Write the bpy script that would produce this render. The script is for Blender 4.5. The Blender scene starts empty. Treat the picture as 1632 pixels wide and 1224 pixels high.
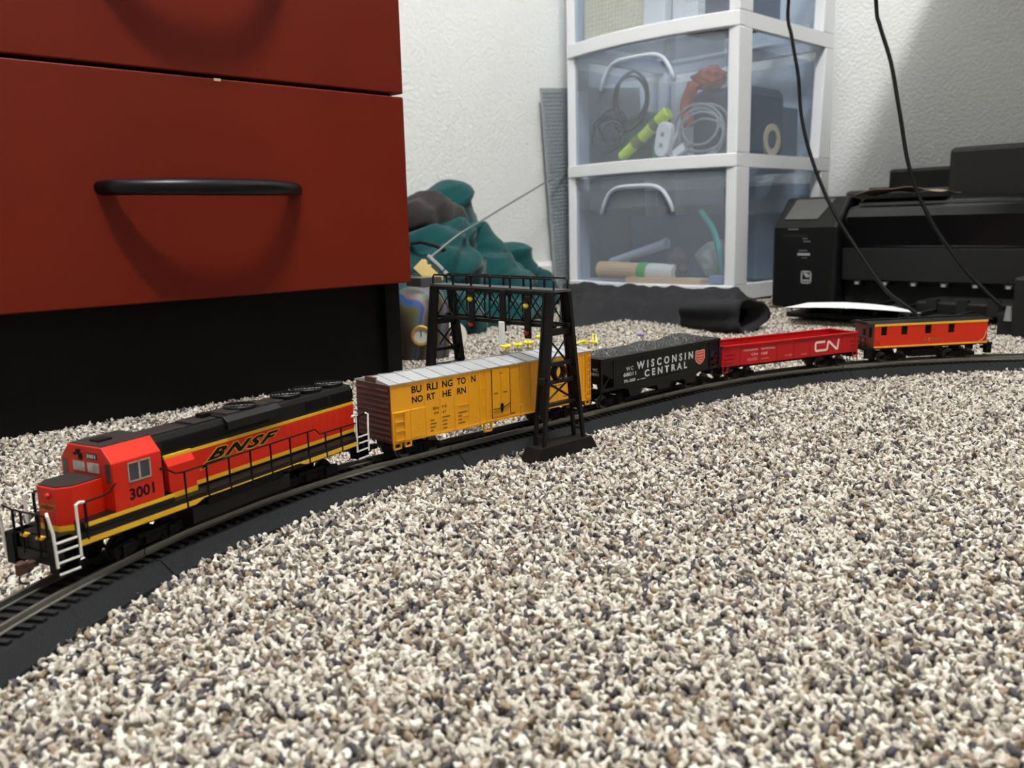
import bpy, bmesh, math, random
import numpy as np
from mathutils import Vector, Matrix
random.seed(7); RNG = np.random.default_rng(7)
SC = bpy.context.scene; COL = SC.collection
PI = math.pi

# ---------------------------------------------------------------- camera (metres; X and Y follow the two walls, pile top at z = 0)
CAM_H = 0.152; FPX = 1400.0; YAW = math.radians(46.0)
ROLL = math.atan(0.0245); PITCH = math.atan((612 - 355) * math.cos(ROLL) / FPX)
def camera_axes():
    f = Vector((math.cos(YAW) * math.cos(PITCH), math.sin(YAW) * math.cos(PITCH), -math.sin(PITCH)))
    r = Vector((math.sin(YAW), -math.cos(YAW), 0)); u = r.cross(f)
    c, s = math.cos(ROLL), math.sin(ROLL)
    return f, r * c - u * s, r * s + u * c
CF, CR, CU = camera_axes()
cd = bpy.data.cameras.new('camera'); cam = bpy.data.objects.new('camera', cd); COL.objects.link(cam)
cam.matrix_world = Matrix(((CR.x, CU.x, -CF.x, 0), (CR.y, CU.y, -CF.y, 0), (CR.z, CU.z, -CF.z, CAM_H), (0, 0, 0, 1)))
cd.sensor_width = 36.0; cd.lens = 36.0 * FPX / 1632.0; cd.clip_start = 0.01; cd.clip_end = 20
cd.dof.use_dof = True; cd.dof.focus_distance = 0.56; cd.dof.aperture_fstop = 17.0
SC.camera = cam
# ---------------------------------------------------------------- world, lights, exposure
wd = bpy.data.worlds.new('world'); SC.world = wd; wd.use_nodes = True
wd.node_tree.nodes['Background'].inputs[0].default_value = (0.9, 0.95, 1.0, 1); wd.node_tree.nodes['Background'].inputs[1].default_value = 0.25
LAMP_XY = (0.22, -0.08); LAMP_Z = 2.30
for dx, dy in ((-0.09, 0.05), (0.09, -0.05)):
    ld = bpy.data.lights.new('ceiling_bulb', 'POINT'); ld.energy = 30; ld.shadow_soft_size = 0.055; ld.color = (1.0, 0.985, 0.965)
    lo = bpy.data.objects.new('ceiling_bulb', ld); COL.objects.link(lo); lo.location = (LAMP_XY[0] + dx, LAMP_XY[1] + dy, LAMP_Z - 0.04)
SC.view_settings.view_transform = 'Standard'; SC.view_settings.look = 'None'
SC.view_settings.exposure = 1.2; SC.view_settings.gamma = 1.0; SC.view_settings.use_curve_mapping = False

# ---------------------------------------------------------------- materials
def lin(c):
    return tuple(((v / 255) / 12.92 if v / 255 <= 0.04045 else ((v / 255 + 0.055) / 1.055) ** 2.4) for v in c)
MATS = {}
def mat(name, rgb, rough=0.5, metal=0.0, vary=0.06, vscale=60.0, bump=0.0, bscale=200.0, spec=0.5, coat=0.0, emit=0.0, sheen=0.0, rgb2=None):
    if name in MATS: return MATS[name]
    m = bpy.data.materials.new(name); m.use_nodes = True; nt = m.node_tree; b = nt.nodes['Principled BSDF']
    c = lin(rgb); b.inputs['Roughness'].default_value = rough; b.inputs['Metallic'].default_value = metal
    b.inputs['Specular IOR Level'].default_value = spec; b.inputs['Coat Weight'].default_value = coat
    tc = nt.nodes.new('ShaderNodeTexCoord')
    nz = nt.nodes.new('ShaderNodeTexNoise'); nz.inputs['Scale'].default_value = vscale; nz.inputs['Detail'].default_value = 3
    nt.links.new(tc.outputs['Object'], nz.inputs['Vector'])
    mx = nt.nodes.new('ShaderNodeMix'); mx.data_type = 'RGBA'
    c2 = lin(rgb2) if rgb2 else c
    mx.inputs['A'].default_value = (*[v * (1 - vary) for v in c], 1); mx.inputs['B'].default_value = (*[min(1, v * (1 + vary)) for v in c2], 1)
    nt.links.new(nz.outputs['Fac'], mx.inputs['Factor']); nt.links.new(mx.outputs['Result'], b.inputs['Base Color'])
    if bump:
        n2 = nt.nodes.new('ShaderNodeTexNoise'); n2.inputs['Scale'].default_value = bscale; n2.inputs['Detail'].default_value = 4
        nt.links.new(tc.outputs['Object'], n2.inputs['Vector'])
        bp = nt.nodes.new('ShaderNodeBump'); bp.inputs['Strength'].default_value = bump; bp.inputs['Distance'].default_value = 0.6 / bscale
        nt.links.new(n2.outputs['Fac'], bp.inputs['Height']); nt.links.new(bp.outputs['Normal'], b.inputs['Normal'])
    if sheen: b.inputs['Sheen Weight'].default_value = sheen
    if emit:
        b.inputs['Emission Color'].default_value = (*c, 1); b.inputs['Emission Strength'].default_value = emit
    MATS[name] = m; return m
def clear_mat(name, rgb, veil, rough=0.35):
    """translucent moulded plastic: part see-through, part milky"""
    m = mat(name, rgb, rough, vary=0.03); nt = m.node_tree; b = nt.nodes['Principled BSDF']; out = nt.nodes['Material Output']
    t = nt.nodes.new('ShaderNodeBsdfTransparent'); t.inputs[0].default_value = (0.93, 0.96, 1.0, 1)
    mx = nt.nodes.new('ShaderNodeMixShader'); mx.inputs[0].default_value = veil
    nt.links.new(t.outputs[0], mx.inputs[1]); nt.links.new(b.outputs[0], mx.inputs[2]); nt.links.new(mx.outputs[0], out.inputs['Surface'])
    return m

# ---------------------------------------------------------------- mesh helpers
class MB:
    def __init__(s, k=1.0): s.v = []; s.f = []; s.k = k
    def add(s, vs, fs):
        n = len(s.v); s.v += [tuple(p) for p in vs]; s.f += [tuple(n + i for i in f) for f in fs]; return s
    def box(s, x0, x1, y0, y1, z0, z1):
        return s.add([(x0, y0, z0), (x1, y0, z0), (x1, y1, z0), (x0, y1, z0), (x0, y0, z1), (x1, y0, z1), (x1, y1, z1), (x0, y1, z1)],
                     [(3, 2, 1, 0), (4, 5, 6, 7), (0, 1, 5, 4), (1, 2, 6, 5), (2, 3, 7, 6), (3, 0, 4, 7)])
    def hexa(s, p): return s.add(p, [(3, 2, 1, 0), (4, 5, 6, 7), (0, 1, 5, 4), (1, 2, 6, 5), (2, 3, 7, 6), (3, 0, 4, 7)])
    def prism(s, poly, axis, a, b):
        """poly in the two other axes (in x,y,z order), extruded from a to b along axis"""
        def P(q, t):
            l = list(q); l.insert(axis, t); return tuple(l)
        n = len(poly); s.add([P(q, a) for q in poly] + [P(q, b) for q in poly],
                             [tuple(range(n))[::-1], tuple(range(n, 2 * n))] + [(i, (i + 1) % n, n + (i + 1) % n, n + i) for i in range(n)]); return s
    def cyl(s, p0, p1, r, n=10, r2=None, cap=True):
        return s.tube([p0, p1], [r, r if r2 is None else r2], n, cap)
    def tube(s, path, r, n=6, cap=True):
        path = [Vector(p) for p in path]; m = len(path); rs = r if isinstance(r, (list, tuple)) else [r] * m
        t0 = (path[1] - path[0]).normalized(); a = Vector((0, 0, 1)) if abs(t0.z) < 0.9 else Vector((1, 0, 0))
        u = t0.cross(a).normalized(); vs = []
        for i, p in enumerate(path):
            t = (path[min(i + 1, m - 1)] - path[max(i - 1, 0)])
            t = t.normalized() if t.length > 1e-12 else t0
            u = (u - t * u.dot(t)); u = u.normalized() if u.length > 1e-9 else t.orthogonal().normalized(); w = t.cross(u)
            vs += [p + (u * math.cos(2 * PI * j / n) + w * math.sin(2 * PI * j / n)) * rs[i] for j in range(n)]
        fs = [(i * n + j, i * n + (j + 1) % n, (i + 1) * n + (j + 1) % n, (i + 1) * n + j) for i in range(m - 1) for j in range(n)]
        if cap: fs += [tuple(range(n))[::-1], tuple(range((m - 1) * n, m * n))]
        return s.add(vs, fs)
    def lathe(s, prof, c, axis=2, n=20):
        """prof: list of (radius, height along axis) around centre c"""
        vs = []
        for r, t in prof:
            for j in range(n):
                a = 2 * PI * j / n; q = [r * math.cos(a), r * math.sin(a)]; q.insert(axis, t); vs.append((q[0] + c[0], q[1] + c[1], q[2] + c[2]))
        m = len(prof); fs = [(i * n + j, i * n + (j + 1) % n, (i + 1) * n + (j + 1) % n, (i + 1) * n + j) for i in range(m - 1) for j in range(n)]
        ring = prof[0] == prof[-1]
        if prof[0][0] > 1e-9 and not ring: fs.append(tuple(range(n))[::-1])
        if prof[-1][0] > 1e-9 and not ring: fs.append(tuple(range((m - 1) * n, m * n)))
        return s.add(vs, fs)
    def grid(s, nx, ny, fn):
        vs = [fn(i / nx, j / ny) for j in range(ny + 1) for i in range(nx + 1)]; w = nx + 1
        return s.add(vs, [(j * w + i, j * w + i + 1, (j + 1) * w + i + 1, (j + 1) * w + i) for j in range(ny) for i in range(nx)])
    def mesh(s, name, m):
        me = bpy.data.meshes.new(name); me.from_pydata([(a * s.k, b * s.k, c * s.k) for a, b, c in s.v], [], s.f); me.update()
        bm = bmesh.new(); bm.from_mesh(me); bmesh.ops.recalc_face_normals(bm, faces=bm.faces); bm.to_mesh(me); bm.free()
        if m: me.materials.append(m)
        return me
    def build(s, name, m, parent=None, bevel=0.0, smooth=False, seg=2, loc=None):
        o = bpy.data.objects.new(name, s.mesh(name, m)); COL.objects.link(o); o.parent = parent
        if loc: o.location = loc
        if bevel:
            b = o.modifiers.new('bevel', 'BEVEL'); b.width = bevel * s.k; b.segments = seg; b.limit_method = 'ANGLE'; b.angle_limit = math.radians(40); b.harden_normals = False
        if smooth:
            for p in o.data.polygons: p.use_smooth = True
        return o
def tag(o, label, cat, group=None, kind=None):
    if label: o['label'] = label
    if cat: o['category'] = cat
    if group: o['group'] = group
    if kind: o['kind'] = kind
    return o
def thing(name, label, cat, loc=(0, 0, 0), rz=0.0, group=None):
    o = bpy.data.objects.new(name, None); COL.objects.link(o); o.location = loc; o.rotation_euler = (0, 0, rz); o.empty_display_size = 0.02
    return tag(o, label, cat, group)
def struct(o): o['kind'] = 'structure'; return o
def share(o, name, parent, loc=(0, 0, 0), rot=(0, 0, 0)):
    c = bpy.data.objects.new(name, o.data); COL.objects.link(c); c.parent = parent; c.location = loc; c.rotation_euler = rot
    for md in o.modifiers:
        n = c.modifiers.new(md.name, md.type); n.width = md.width; n.segments = md.segments; n.limit_method = 'ANGLE'; n.angle_limit = md.angle_limit
    return c
def letters(parent, txt, m, box, y=0.0, k=0.001, bold=0.0, shear=0.0, thick=0.12, face='side', name='lettering', space=1.0, label=None):
    """flat lettering fitted into box = (a0, a1, z0, z1); face 'side' looks to -y, 'front' looks to -x"""
    cu = bpy.data.curves.new('t', 'FONT'); cu.body = txt; cu.size = 1; cu.offset = bold; cu.shear = shear; cu.space_character = space; cu.resolution_u = 3
    t = bpy.data.objects.new('t', cu); COL.objects.link(t)
    dg = bpy.context.evaluated_depsgraph_get(); me = bpy.data.meshes.new_from_object(t.evaluated_get(dg)); bpy.data.objects.remove(t); bpy.data.curves.remove(cu)
    n = len(me.vertices); co = np.empty(n * 3); me.vertices.foreach_get('co', co); co = co.reshape(-1, 3)
    lo, hi = co.min(0), co.max(0); a0, a1, z0, z1 = box
    u = a0 + (co[:, 0] - lo[0]) / (hi[0] - lo[0]) * (a1 - a0); w = z0 + (co[:, 1] - lo[1]) / max(1e-9, hi[1] - lo[1]) * (z1 - z0)
    yy = np.full(n, y)
    q = np.stack([u, yy, w], 1) if face == 'side' else np.stack([yy, -u, w], 1)
    me.vertices.foreach_set('co', (q * k).ravel()); me.update(); me.materials.clear(); me.materials.append(m); me.name = name
    o = bpy.data.objects.new(name, me); COL.objects.link(o); o.parent = parent
    if label: o['label'] = label
    return o
def hrange(a, b, n): return [a + (b - a) * i / (n - 1) for i in range(n)]
def spline(pts, n=8):
    """Catmull-Rom through pts"""
    P = [Vector(p) for p in pts]; P = [P[0] * 2 - P[1]] + P + [P[-1] * 2 - P[-2]]; out = []
    for i in range(1, len(P) - 2):
        for j in range(n):
            t = j / n; a, b, c, d = P[i - 1], P[i], P[i + 1], P[i + 2]
            out.append(0.5 * ((2 * b) + (c - a) * t + (2 * a - 5 * b + 4 * c - d) * t * t + (3 * b - 3 * c + d - a) * t ** 3))
    out.append(P[-2]); return out

# ---------------------------------------------------------------- room
XW, YW, XN, YN, CEIL, FZ = 1.80, 1.335, -1.7, -2.1, 2.40, -0.010
M_wall = mat('wall_paint', (236, 238, 237), 0.75, vary=0.03, vscale=3, bump=0.55, bscale=150, spec=0.25)
M_wall2 = mat('wall_paint_grey', (150, 150, 146), 0.8, vary=0.05, vscale=3, spec=0.2)
M_trim = mat('trim_paint', (240, 240, 238), 0.4, vary=0.02)
M_ceil = mat('ceiling_paint', (236, 236, 232), 0.9, vary=0.02, bump=0.4, bscale=120)
M_back = mat('carpet_backing', (120, 112, 104), 1.0, vary=0.3, vscale=300, spec=0.0)
struct(MB().box(XN, XW, YN, YW, FZ - 0.03, FZ).build('floor', M_back))
struct(MB().box(XN, XW, YN, YW, CEIL, CEIL + 0.05).build('ceiling', M_ceil))
struct(MB().box(XN, XW + 0.05, YW, YW + 0.05, FZ - 0.03, CEIL).build('wall_left', M_wall))
struct(MB().box(XW, XW + 0.05, YN, YW, FZ - 0.03, CEIL).build('wall_right', M_wall))
struct(MB().box(XN - 0.05, XN, YN, YW + 0.05, FZ - 0.03, CEIL).build('wall_near', M_wall2))
struct(MB().box(XN - 0.05, XW + 0.05, YN - 0.05, YN, FZ - 0.03, CEIL).build('wall_rear', M_wall2))
def skirting(name, pts):
    m = MB(); m.prism(pts[0], pts[1], pts[2], pts[3]); struct(m.build(name, M_trim, bevel=0.003))
prof = [(0, FZ), (0.012, FZ), (0.012, 0.058), (0.006, 0.066), (0, 0.068)]
skirting('baseboard_left', ([(YW - a, z) for a, z in prof], 0, XN, XW))
skirting('baseboard_right', ([(XW - a, z) for a, z in prof], 1, YN, YW - 0.012))
# ceiling lamp
t = thing('ceiling_lamp', 'round two-bulb ceiling lamp on the white ceiling', 'lamp', (LAMP_XY[0], LAMP_XY[1], CEIL), 0.0)
MB().lathe([(0.16, -0.001), (0.17, -0.015), (0.15, -0.03), (0.0, -0.032)], (0, 0, 0), n=32).build('canopy', mat('lamp_white', (235, 235, 230), 0.4), t, smooth=True)
for dx, dy in ((-0.09, 0.05), (0.09, -0.05)):
    MB().cyl((dx, dy, -0.03), (dx, dy, -0.07), 0.02, 14).build('socket', mat('lamp_white', 0), t)

# ---------------------------------------------------------------- filing cabinet
M_cherry = mat('cherry_laminate', (98, 20, 4), 0.5, vary=0.16, vscale=5, bump=0.05, bscale=500, spec=0.22, rgb2=(104, 25, 6))
M_blackwood = mat('black_laminate', (6, 6, 6), 0.6, vary=0.1, spec=0.18)
M_handle = mat('black_metal_handle', (18, 18, 19), 0.35, metal=0.5, vary=0.1)
CX0, CX1, CY = 0.132, 0.552, 0.715
t = thing('filing_cabinet', 'cherry red wooden drawer cabinet on a black base beside the wall', 'cabinet', (0.342, 0.98, 0))
T = lambda *a: (a[0] - 0.342, a[1] - 0.342, a[2] - 0.98, a[3] - 0.98, a[4], a[5])
MB().box(*T(CX0 + 0.018, CX1 - 0.018, CY + 0.022, 1.29, 0.094, 0.700)).build('body', M_blackwood, t)
for xa, xb in ((CX0, CX0 + 0.018), (CX1 - 0.018, CX1)):
    MB().box(*T(xa, xb, CY + 0.021, 1.29, -0.004, 0.705)).build('side_panel', M_blackwood, t, bevel=0.001)
MB().box(*T(CX0 + 0.018, CX1 - 0.018, CY + 0.030, CY + 0.048, -0.004, 0.094)).build('base_panel', M_blackwood, t)
MB().box(*T(CX0 - 0.01, CX1 + 0.01, CY - 0.01, 1.30, 0.705, 0.730)).build('top', M_cherry, t, bevel=0.003)
for i, (za, zb) in enumerate(((0.095, 0.2755), (0.2785, 0.484), (0.487, 0.700))):
    d = MB().box(*T(CX0, CX1, CY, CY + 0.020, za, zb)).build('drawer', M_cherry, t, bevel=0.0012)
    zc = 0.186 + (0.192 if i == 1 else 0.40 if i == 2 else 0)
    pts = []
    for q in hrange(-1, 1, 17):
        pts.append((q * 0.088 * (1 if abs(q) < 0.99 else 0.985), CY - 0.98 - 0.033 * (1 - abs(q) ** 2.6) - (0 if abs(q) < 1 else -0.004), zc))
    rs = [0.0058 + 0.0012 * abs(math.cos(q * PI / 2)) for q in hrange(-1, 1, 17)]
    MB().tube(pts, rs, 14).build('handle', M_handle, d, smooth=True)
# chipped edge
c = MB().box(*T(0.356, 0.362, CY - 0.0004, CY + 0.003, 0.2735, 0.2757)).build('edge_chip', mat('raw_board', (205, 175, 140), 0.9), t); c['label'] = 'pale chip in the drawer edge'

# ---------------------------------------------------------------- track geometry
S0 = np.array([.3222, .4297]); TH = -.0144; LS = .2667; R1 = .4178; R2 = .5335; RZ = .010
D0 = np.array([math.cos(TH), math.sin(TH)]); N0 = np.array([-D0[1], D0[0]])
def track(s, off=.00825):
    if s < 0:
        a = s / R1; c = S0 - N0 * R1; q = c + (D0 * math.sin(a) + N0 * math.cos(a)) * (R1 + off); return q, TH - a
    if s <= LS: return S0 + D0 * s + N0 * off, TH
    a = (s - LS) / R2; c = S0 + D0 * LS - N0 * R2; return c + (D0 * math.sin(a) + N0 * math.cos(a)) * (R2 + off), TH - a
M_road = mat('black_roadbed', (8, 9, 11), 0.75, vary=0.5, vscale=1200, bump=1.0, bscale=1200, spec=0.3, rgb2=(20, 22, 26))
M_tie = mat('black_tie', (10, 10, 11), 0.6, vary=0.2)
M_rail = mat('rail_steel', (165, 162, 156), 0.38, metal=0.9, vary=0.15, vscale=300)
def sweep(s0, s1, n, prof):
    m = MB(); vs = []
    for s in hrange(s0, s1, n + 1):
        for w, z in prof:
            q, _ = track(s, .00825 + w); vs.append((q[0], q[1], z))
    k = len(prof); fs = [(i * k + j, i * k + (j + 1) % k, (i + 1) * k + (j + 1) % k, (i + 1) * k + j) for i in range(n) for j in range(k)]
    fs += [tuple(range(k))[::-1], tuple(range(n * k, n * k + k))]
    return m.add(vs, fs)
TIE = None
brk = [-.41, -.185, .035, .262, .49, .72, .95]
sect = ['under the nose of the orange locomotive', 'under the long hood of the orange locomotive', 'under the yellow boxcar and the signal bridge',
        'under the black hopper car', 'under the red gondola and the caboose', 'running on past the rear of the caboose']
for i in range(len(brk) - 1):
    a, b = brk[i] + .0004, brk[i + 1] - .0004; mid, hd = track((a + b) / 2)
    t = thing('track_section', 'black roadbed track section ' + sect[i], 'track', (mid[0], mid[1], 0), 0, 'sections of model railway track')
    def rel(m): m.v = [(x - mid[0], y - mid[1], z) for x, y, z in m.v]; return m
    n = max(4, int((b - a) / .012))
    rel(sweep(a, b, n, [(-.026, -.004), (-.0255, -.001), (-.0175, .0052), (.0175, .0052), (.0255, -.001), (.026, -.004)])).build('roadbed', M_road, t)
    for w in (-.00825, .00825):
        rel(sweep(a, b, n, [(w - .0012, .0066), (w - .0012, .0072), (w - .0004, .0075), (w - .0004, .0091), (w - .00075, .0093), (w - .00075, .0100),
                            (w + .00075, .0100), (w + .00075, .0093), (w + .0004, .0091), (w + .0004, .0075), (w + .0012, .0072), (w + .0012, .0066)])).build('rail', M_rail, t)
    k = int((b - a) / .0062)
    for j in range(k):
        s = a + (j + .5) * (b - a) / k; q, hd = track(s)
        if TIE is None:
            TIE = MB(.001).box(-1.35, 1.35, -15.5, 15.5, 5.0, 6.7).build('tie', M_tie, t); o = TIE; o.location = (q[0] - mid[0], q[1] - mid[1], 0); o.rotation_euler = (0, 0, hd)
        else: share(TIE, 'tie', t, (q[0] - mid[0], q[1] - mid[1], 0), (0, 0, hd))

# ---------------------------------------------------------------- rolling stock helpers (millimetres, origin at rail top, -y faces the room)
def pose(s, b):
    p, _ = track(s - b); q, _ = track(s + b); m = (p + q) / 2; return (m[0], m[1], RZ), math.atan2(q[1] - p[1], q[0] - p[0])
K = 0.001
M_blk = mat('black_plastic', (8, 8, 9), 0.5, vary=0.15, vscale=300, spec=0.3)
M_blk2 = mat('dull_black', (5, 5, 6), 0.65, vary=0.2, vscale=300, spec=0.2)
M_wheel = mat('wheel_metal', (95, 90, 85), 0.4, metal=0.8, vary=0.2)
M_white = mat('white_paint', (232, 230, 224), 0.5, vary=0.03)
M_orange = mat('orange_red_paint', (200, 34, 8), 0.42, vary=0.05, vscale=200, spec=0.3)
M_yel = mat('stripe_yellow', (222, 172, 22), 0.42, vary=0.05)
M_rust = mat('rusty_brown', (74, 46, 38), 0.6, vary=0.25, vscale=500)
M_dkbrown = mat('dark_brown_black', (28, 19, 19), 0.6, vary=0.15)
M_glass = mat('smoky_window', (52, 56, 60), 0.12, vary=0.1, spec=0.7)
M_silver = mat('silver_frame', (178, 176, 172), 0.35, metal=0.6, vary=0.05)
def bogie(root, s, bx, wb, wr, heavy=False):
    """truck at +-bx from the centre, turned with the rails"""
    q, h2 = track(s + bx * K)
    ang = h2 - root.rotation_euler[2]
    e = None; m = MB(K)
    c, sn = math.cos(ang), math.sin(ang)
    for sd in (-1, 1):
        a, b2 = sd * 10.6, sd * 13.0
        if heavy:
            m.prism([(-wb / 2 - 7, 3.4), (-wb / 2 + 5, 3.0), (-wb / 2 + 7, 5), (-5, 3.6), (5, 3.6), (wb / 2 - 7, 5), (wb / 2 - 5, 3.0), (wb / 2 + 7, 3.4), (wb / 2 + 7, 8.0), (6, 10), (-6, 10), (-wb / 2 - 7, 8.0)], 1, min(a, b2), max(a, b2))
            for x in (-wb / 2, wb / 2): m.box(x - 3, x + 3, min(b2, b2 + sd * 1.2), max(b2, b2 + sd * 1.2), 3.2, 8.2)
            m.box(-4, 4, min(b2, b2 + sd * 1.4), max(b2, b2 + sd * 1.4), 4.2, 9)
            m.cyl((-9, b2 + sd * .7, 9), (9, b2 + sd * .7, 9), 1.3, 8)
        else:
            m.prism([(-wb / 2 - 4, 3.2), (-wb / 2 + 3, 3.2), (-4.5, 2.2), (4.5, 2.2), (wb / 2 - 3, 3.2), (wb / 2 + 4, 3.2), (wb / 2 + 4, 6.4), (4, 8.4), (-4, 8.4), (-wb / 2 - 4, 6.4)], 1, min(a, b2), max(a, b2))
            for x in (-wb / 2, wb / 2): m.box(x - 2, x + 2, min(b2, b2 + sd), max(b2, b2 + sd), 3.4, 6.6)
            for x in (-1.6, 1.6): m.cyl((x, b2 + sd * .5, 2.6), (x, b2 + sd * .5, 7.2), .8, 6)
    m.box(-4, 4, -10.8, 10.8, 4.5, 8.5); m.cyl((0, 0, 8), (0, 0, 12.5), 5, 10)
    f = m.build('truck_frame', M_blk2, root, bevel=.25, seg=1); f.location = (bx * K, 0, 0); f.rotation_euler = (0, 0, ang)
    for x in (-wb / 2, wb / 2):
        w = MB(K)
        for sd in (-1, 1):
            w.lathe([(1, sd * 6.6), (wr + .9, sd * 6.8), (wr + .9, sd * 7.4), (wr, sd * 7.7), (wr - .1, sd * 9.6), (wr - 1.2, sd * 9.7), (wr - 1.6, sd * 9.2), (1, sd * 9.4)], (x, 0, wr), axis=1, n=22)
        w.cyl((x, -10.8, wr), (x, 10.8, wr), .9, 8)
        w.build('wheel_set', M_wheel if not heavy else M_blk, f)
    return f
def coupler(root, x, d, m=None, z=8.6):
    c = MB(K); c.box(min(x, x + d * 5), max(x, x + d * 5), -1.6, 1.6, z - 1.4, z + 1.4)
    a = x + d * 5; c.hexa([(a, -2.2, z - 2.4), (a + d * 3, -2.6, z - 2.4), (a + d * 3, 1.4, z - 2.4), (a, 2.2, z - 2.4), (a, -2.2, z + 2.4), (a + d * 3, -2.6, z + 2.4), (a + d * 3, 1.4, z + 2.4), (a, 2.2, z + 2.4)])
    c.cyl((a + d * 3.4, -1.2, z - 2.4), (a + d * 3.4, -1.2, z + 2.4), 1.5, 8)
    o = c.build('coupler', m or M_rust, root, bevel=.3, seg=1)
    MB(K).tube(spline([(a + d * 1, 1.2, z - 2), (a + d * 2.4, 1.2, z - 5), (a + d * 1.2, 1.0, z - 7.4), (a - d * 1.5, .8, z - 7.9)], 4), .38, 6).build('trip_hose', m or M_rust, o)
    return o
def vehicle(name, label, cat, s, b):
    loc, hd = pose(s, b); return thing(name, label, cat, loc, hd, 'model train vehicles coupled on the track')

# ---------------------------------------------------------------- locomotive
LS_, LB = -.131, .055
L = vehicle('diesel_locomotive', 'orange and black toy diesel locomotive numbered 3001 with yellow stripes', 'toy locomotive', LS_, LB)
for bx in (-55, 55): bogie(L, LS_, bx, 28, 5.4, True)
m = MB(K); m.box(-98, 98, -15.8, 15.8, 17.4, 20); m.box(-92, 92, -12, 12, 12.5, 17.4)
for e in (-1, 1): m.box(min(e * 97, e * 99), max(e * 97, e * 99), -15.8, 15.8, 9, 20)
for sd in (-1, 1): m.box(-91, 91, min(sd * 15.8, sd * 17.4), max(sd * 15.8, sd * 17.4), 17.5, 20)
m.build('frame', M_blk, L)
for sd in (-1, 1):
    m = MB(K); y0, y1 = sorted((sd * 16.6, sd * 17.55))
    m.prism([(-91, 15.2), (-30, 15.2), (-25, 17.0), (41, 17.0), (46, 15.2), (91, 15.2), (91, 17.6), (-91, 17.6)], 1, y0, y1)
    m.build('sill_stripe', M_yel, L)
    m = MB(K)
    for i, x in enumerate((-35, -22, -8, 6.3, 20.5, 35, 49, 63.2, 76.7, 91)): m.box(x - .45, x + .45, min(sd * 17.5, sd * 17.8), max(sd * 17.5, sd * 17.8), 15, 18)
    m.build('post_bracket', M_blk2, L)
# battery box with cab sub-base
for sd in (-1, 1):
    y0, y1 = sorted((sd * 9.5, sd * 17.2)); MB(K).box(-87, -41.5, y0, y1, 20, 24).build('battery_box', M_blk, L, bevel=.2, seg=1)
    y0, y1 = sorted((sd * 17.15, sd * 17.4)); MB(K).box(-87, -41.5, y0, y1, 22.3, 24.05).build('cab_stripe', M_yel, L)
MB(K).box(-72, -41.5, -16.5, 16.5, 20, 24).build('cab_floor', M_blk, L)
# nose
NP = [(-72, -10), (-86.5, -10), (-91.5, -6), (-91.5, 6), (-86.5, 10), (-72, 10)]
MB(K).prism([(a, b) for a, b in NP], 2, 22.2, 38.6).build('nose', M_orange, L, bevel=.35)
MB(K).prism([(a * 1.0 + (.8 if a < -80 else 0), b * .94) for a, b in NP], 2, 38.6, 39.1).build('nose_top', M_dkbrown, L)
MB(K).prism([(a - (.12 if a < -80 else 0), b * 1.01) for a, b in NP], 2, 20, 22.3).build('nose_stripe', M_yel, L)
MB(K).lathe([(0, -1.3), (1.1, -1.1), (1.3, -.3), (1.1, 0)], (-91.5, -1.6, 35.2), axis=0, n=12).build('bell_lamp', M_orange, L, smooth=True)
letters(L, 'BNSF', M_yel, (-5.2, 5.2, 28.4, 31.2), -91.58, bold=.03, shear=.5, face='front', name='nose_lettering')
letters(L, 'BNSF', M_blk2, (-5, 5, 28.7, 30.9), -91.64, bold=.01, shear=.5, face='front', name='nose_lettering')
# cab
CP = [(-17, 24), (17, 24), (17, 45.2), (11, 51.8), (-11, 51.8), (-17, 45.2)]
cabo = MB(K).prism(CP, 0, -72, -46.6).build('cab', M_orange, L, bevel=.4)
MB(K).box(-71.4, -46.6, -10.6, 10.6, 51.7, 52.3).build('cab_roof', M_dkbrown, L, bevel=.2)
MB(K).box(-67, -60, -3, 3, 52.2, 53.2).build('roof_hatch', M_blk2, L, bevel=.2)
def window_side(y, sd):
    f = MB(K); a = -64.6; b = -52.9; z0, z1 = 35.2, 43.9; w = .55; y0, y1 = sorted((y, y + sd * .35))
    f.box(a, b, y0, y1, z0, z0 + w); f.box(a, b, y0, y1, z1 - w, z1); f.box(a, a + w, y0, y1, z0, z1); f.box(b - w, b, y0, y1, z0, z1); f.box((a + b) / 2 - .5, (a + b) / 2 + .5, y0, y1, z0, z1)
    fr = f.build('window_frame', M_silver, L)
    for p, q in ((a, (a + b) / 2), ((a + b) / 2, b)):
        y2, y3 = sorted((y, y + sd * .12)); MB(K).box(p + .5, q - .5, y2, y3, z0 + w, z1 - w).build('pane', M_glass, fr)
window_side(-17, -1); window_side(17, 1)
def front_win(y0, y1, z0, z1, m, nm='windshield', x=-72): return MB(K).box(x - .18, x, y0, y1, z0, z1).build(nm, m, L, bevel=.15, seg=1)
for sd in (-1, 1):
    y0, y1 = sorted((sd * 12.6, sd * 15.8)); front_win(y0, y1, 36.5, 45.2, M_glass)
    y0, y1 = sorted((sd * .9, sd * 8.6)); front_win(y0, y1, 40.2, 44.6, mat('pale_glass', (118, 118, 116), 0.15, vary=0.7, vscale=260, rgb2=(190, 188, 184)))
front_win(-7.8, -.4, 46.2, 48.8, M_blk2, 'number_board')
letters(L, '3001', M_white, (1.1, 7.1, 46.6, 48.4), -72.24, bold=.02, face='front', name='number_board_lettering')
m = MB(K); m.box(-72.5, -72, 2.0, 4.0, 45.6, 48.2); m.box(-72.6, -72, 3.2, 5.4, 47.6, 50); m.cyl((-72.5, 6.6, 47.8), (-71.9, 6.6, 47.8), .7, 8); m.build('headlight_hole', M_blk2, L)
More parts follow.
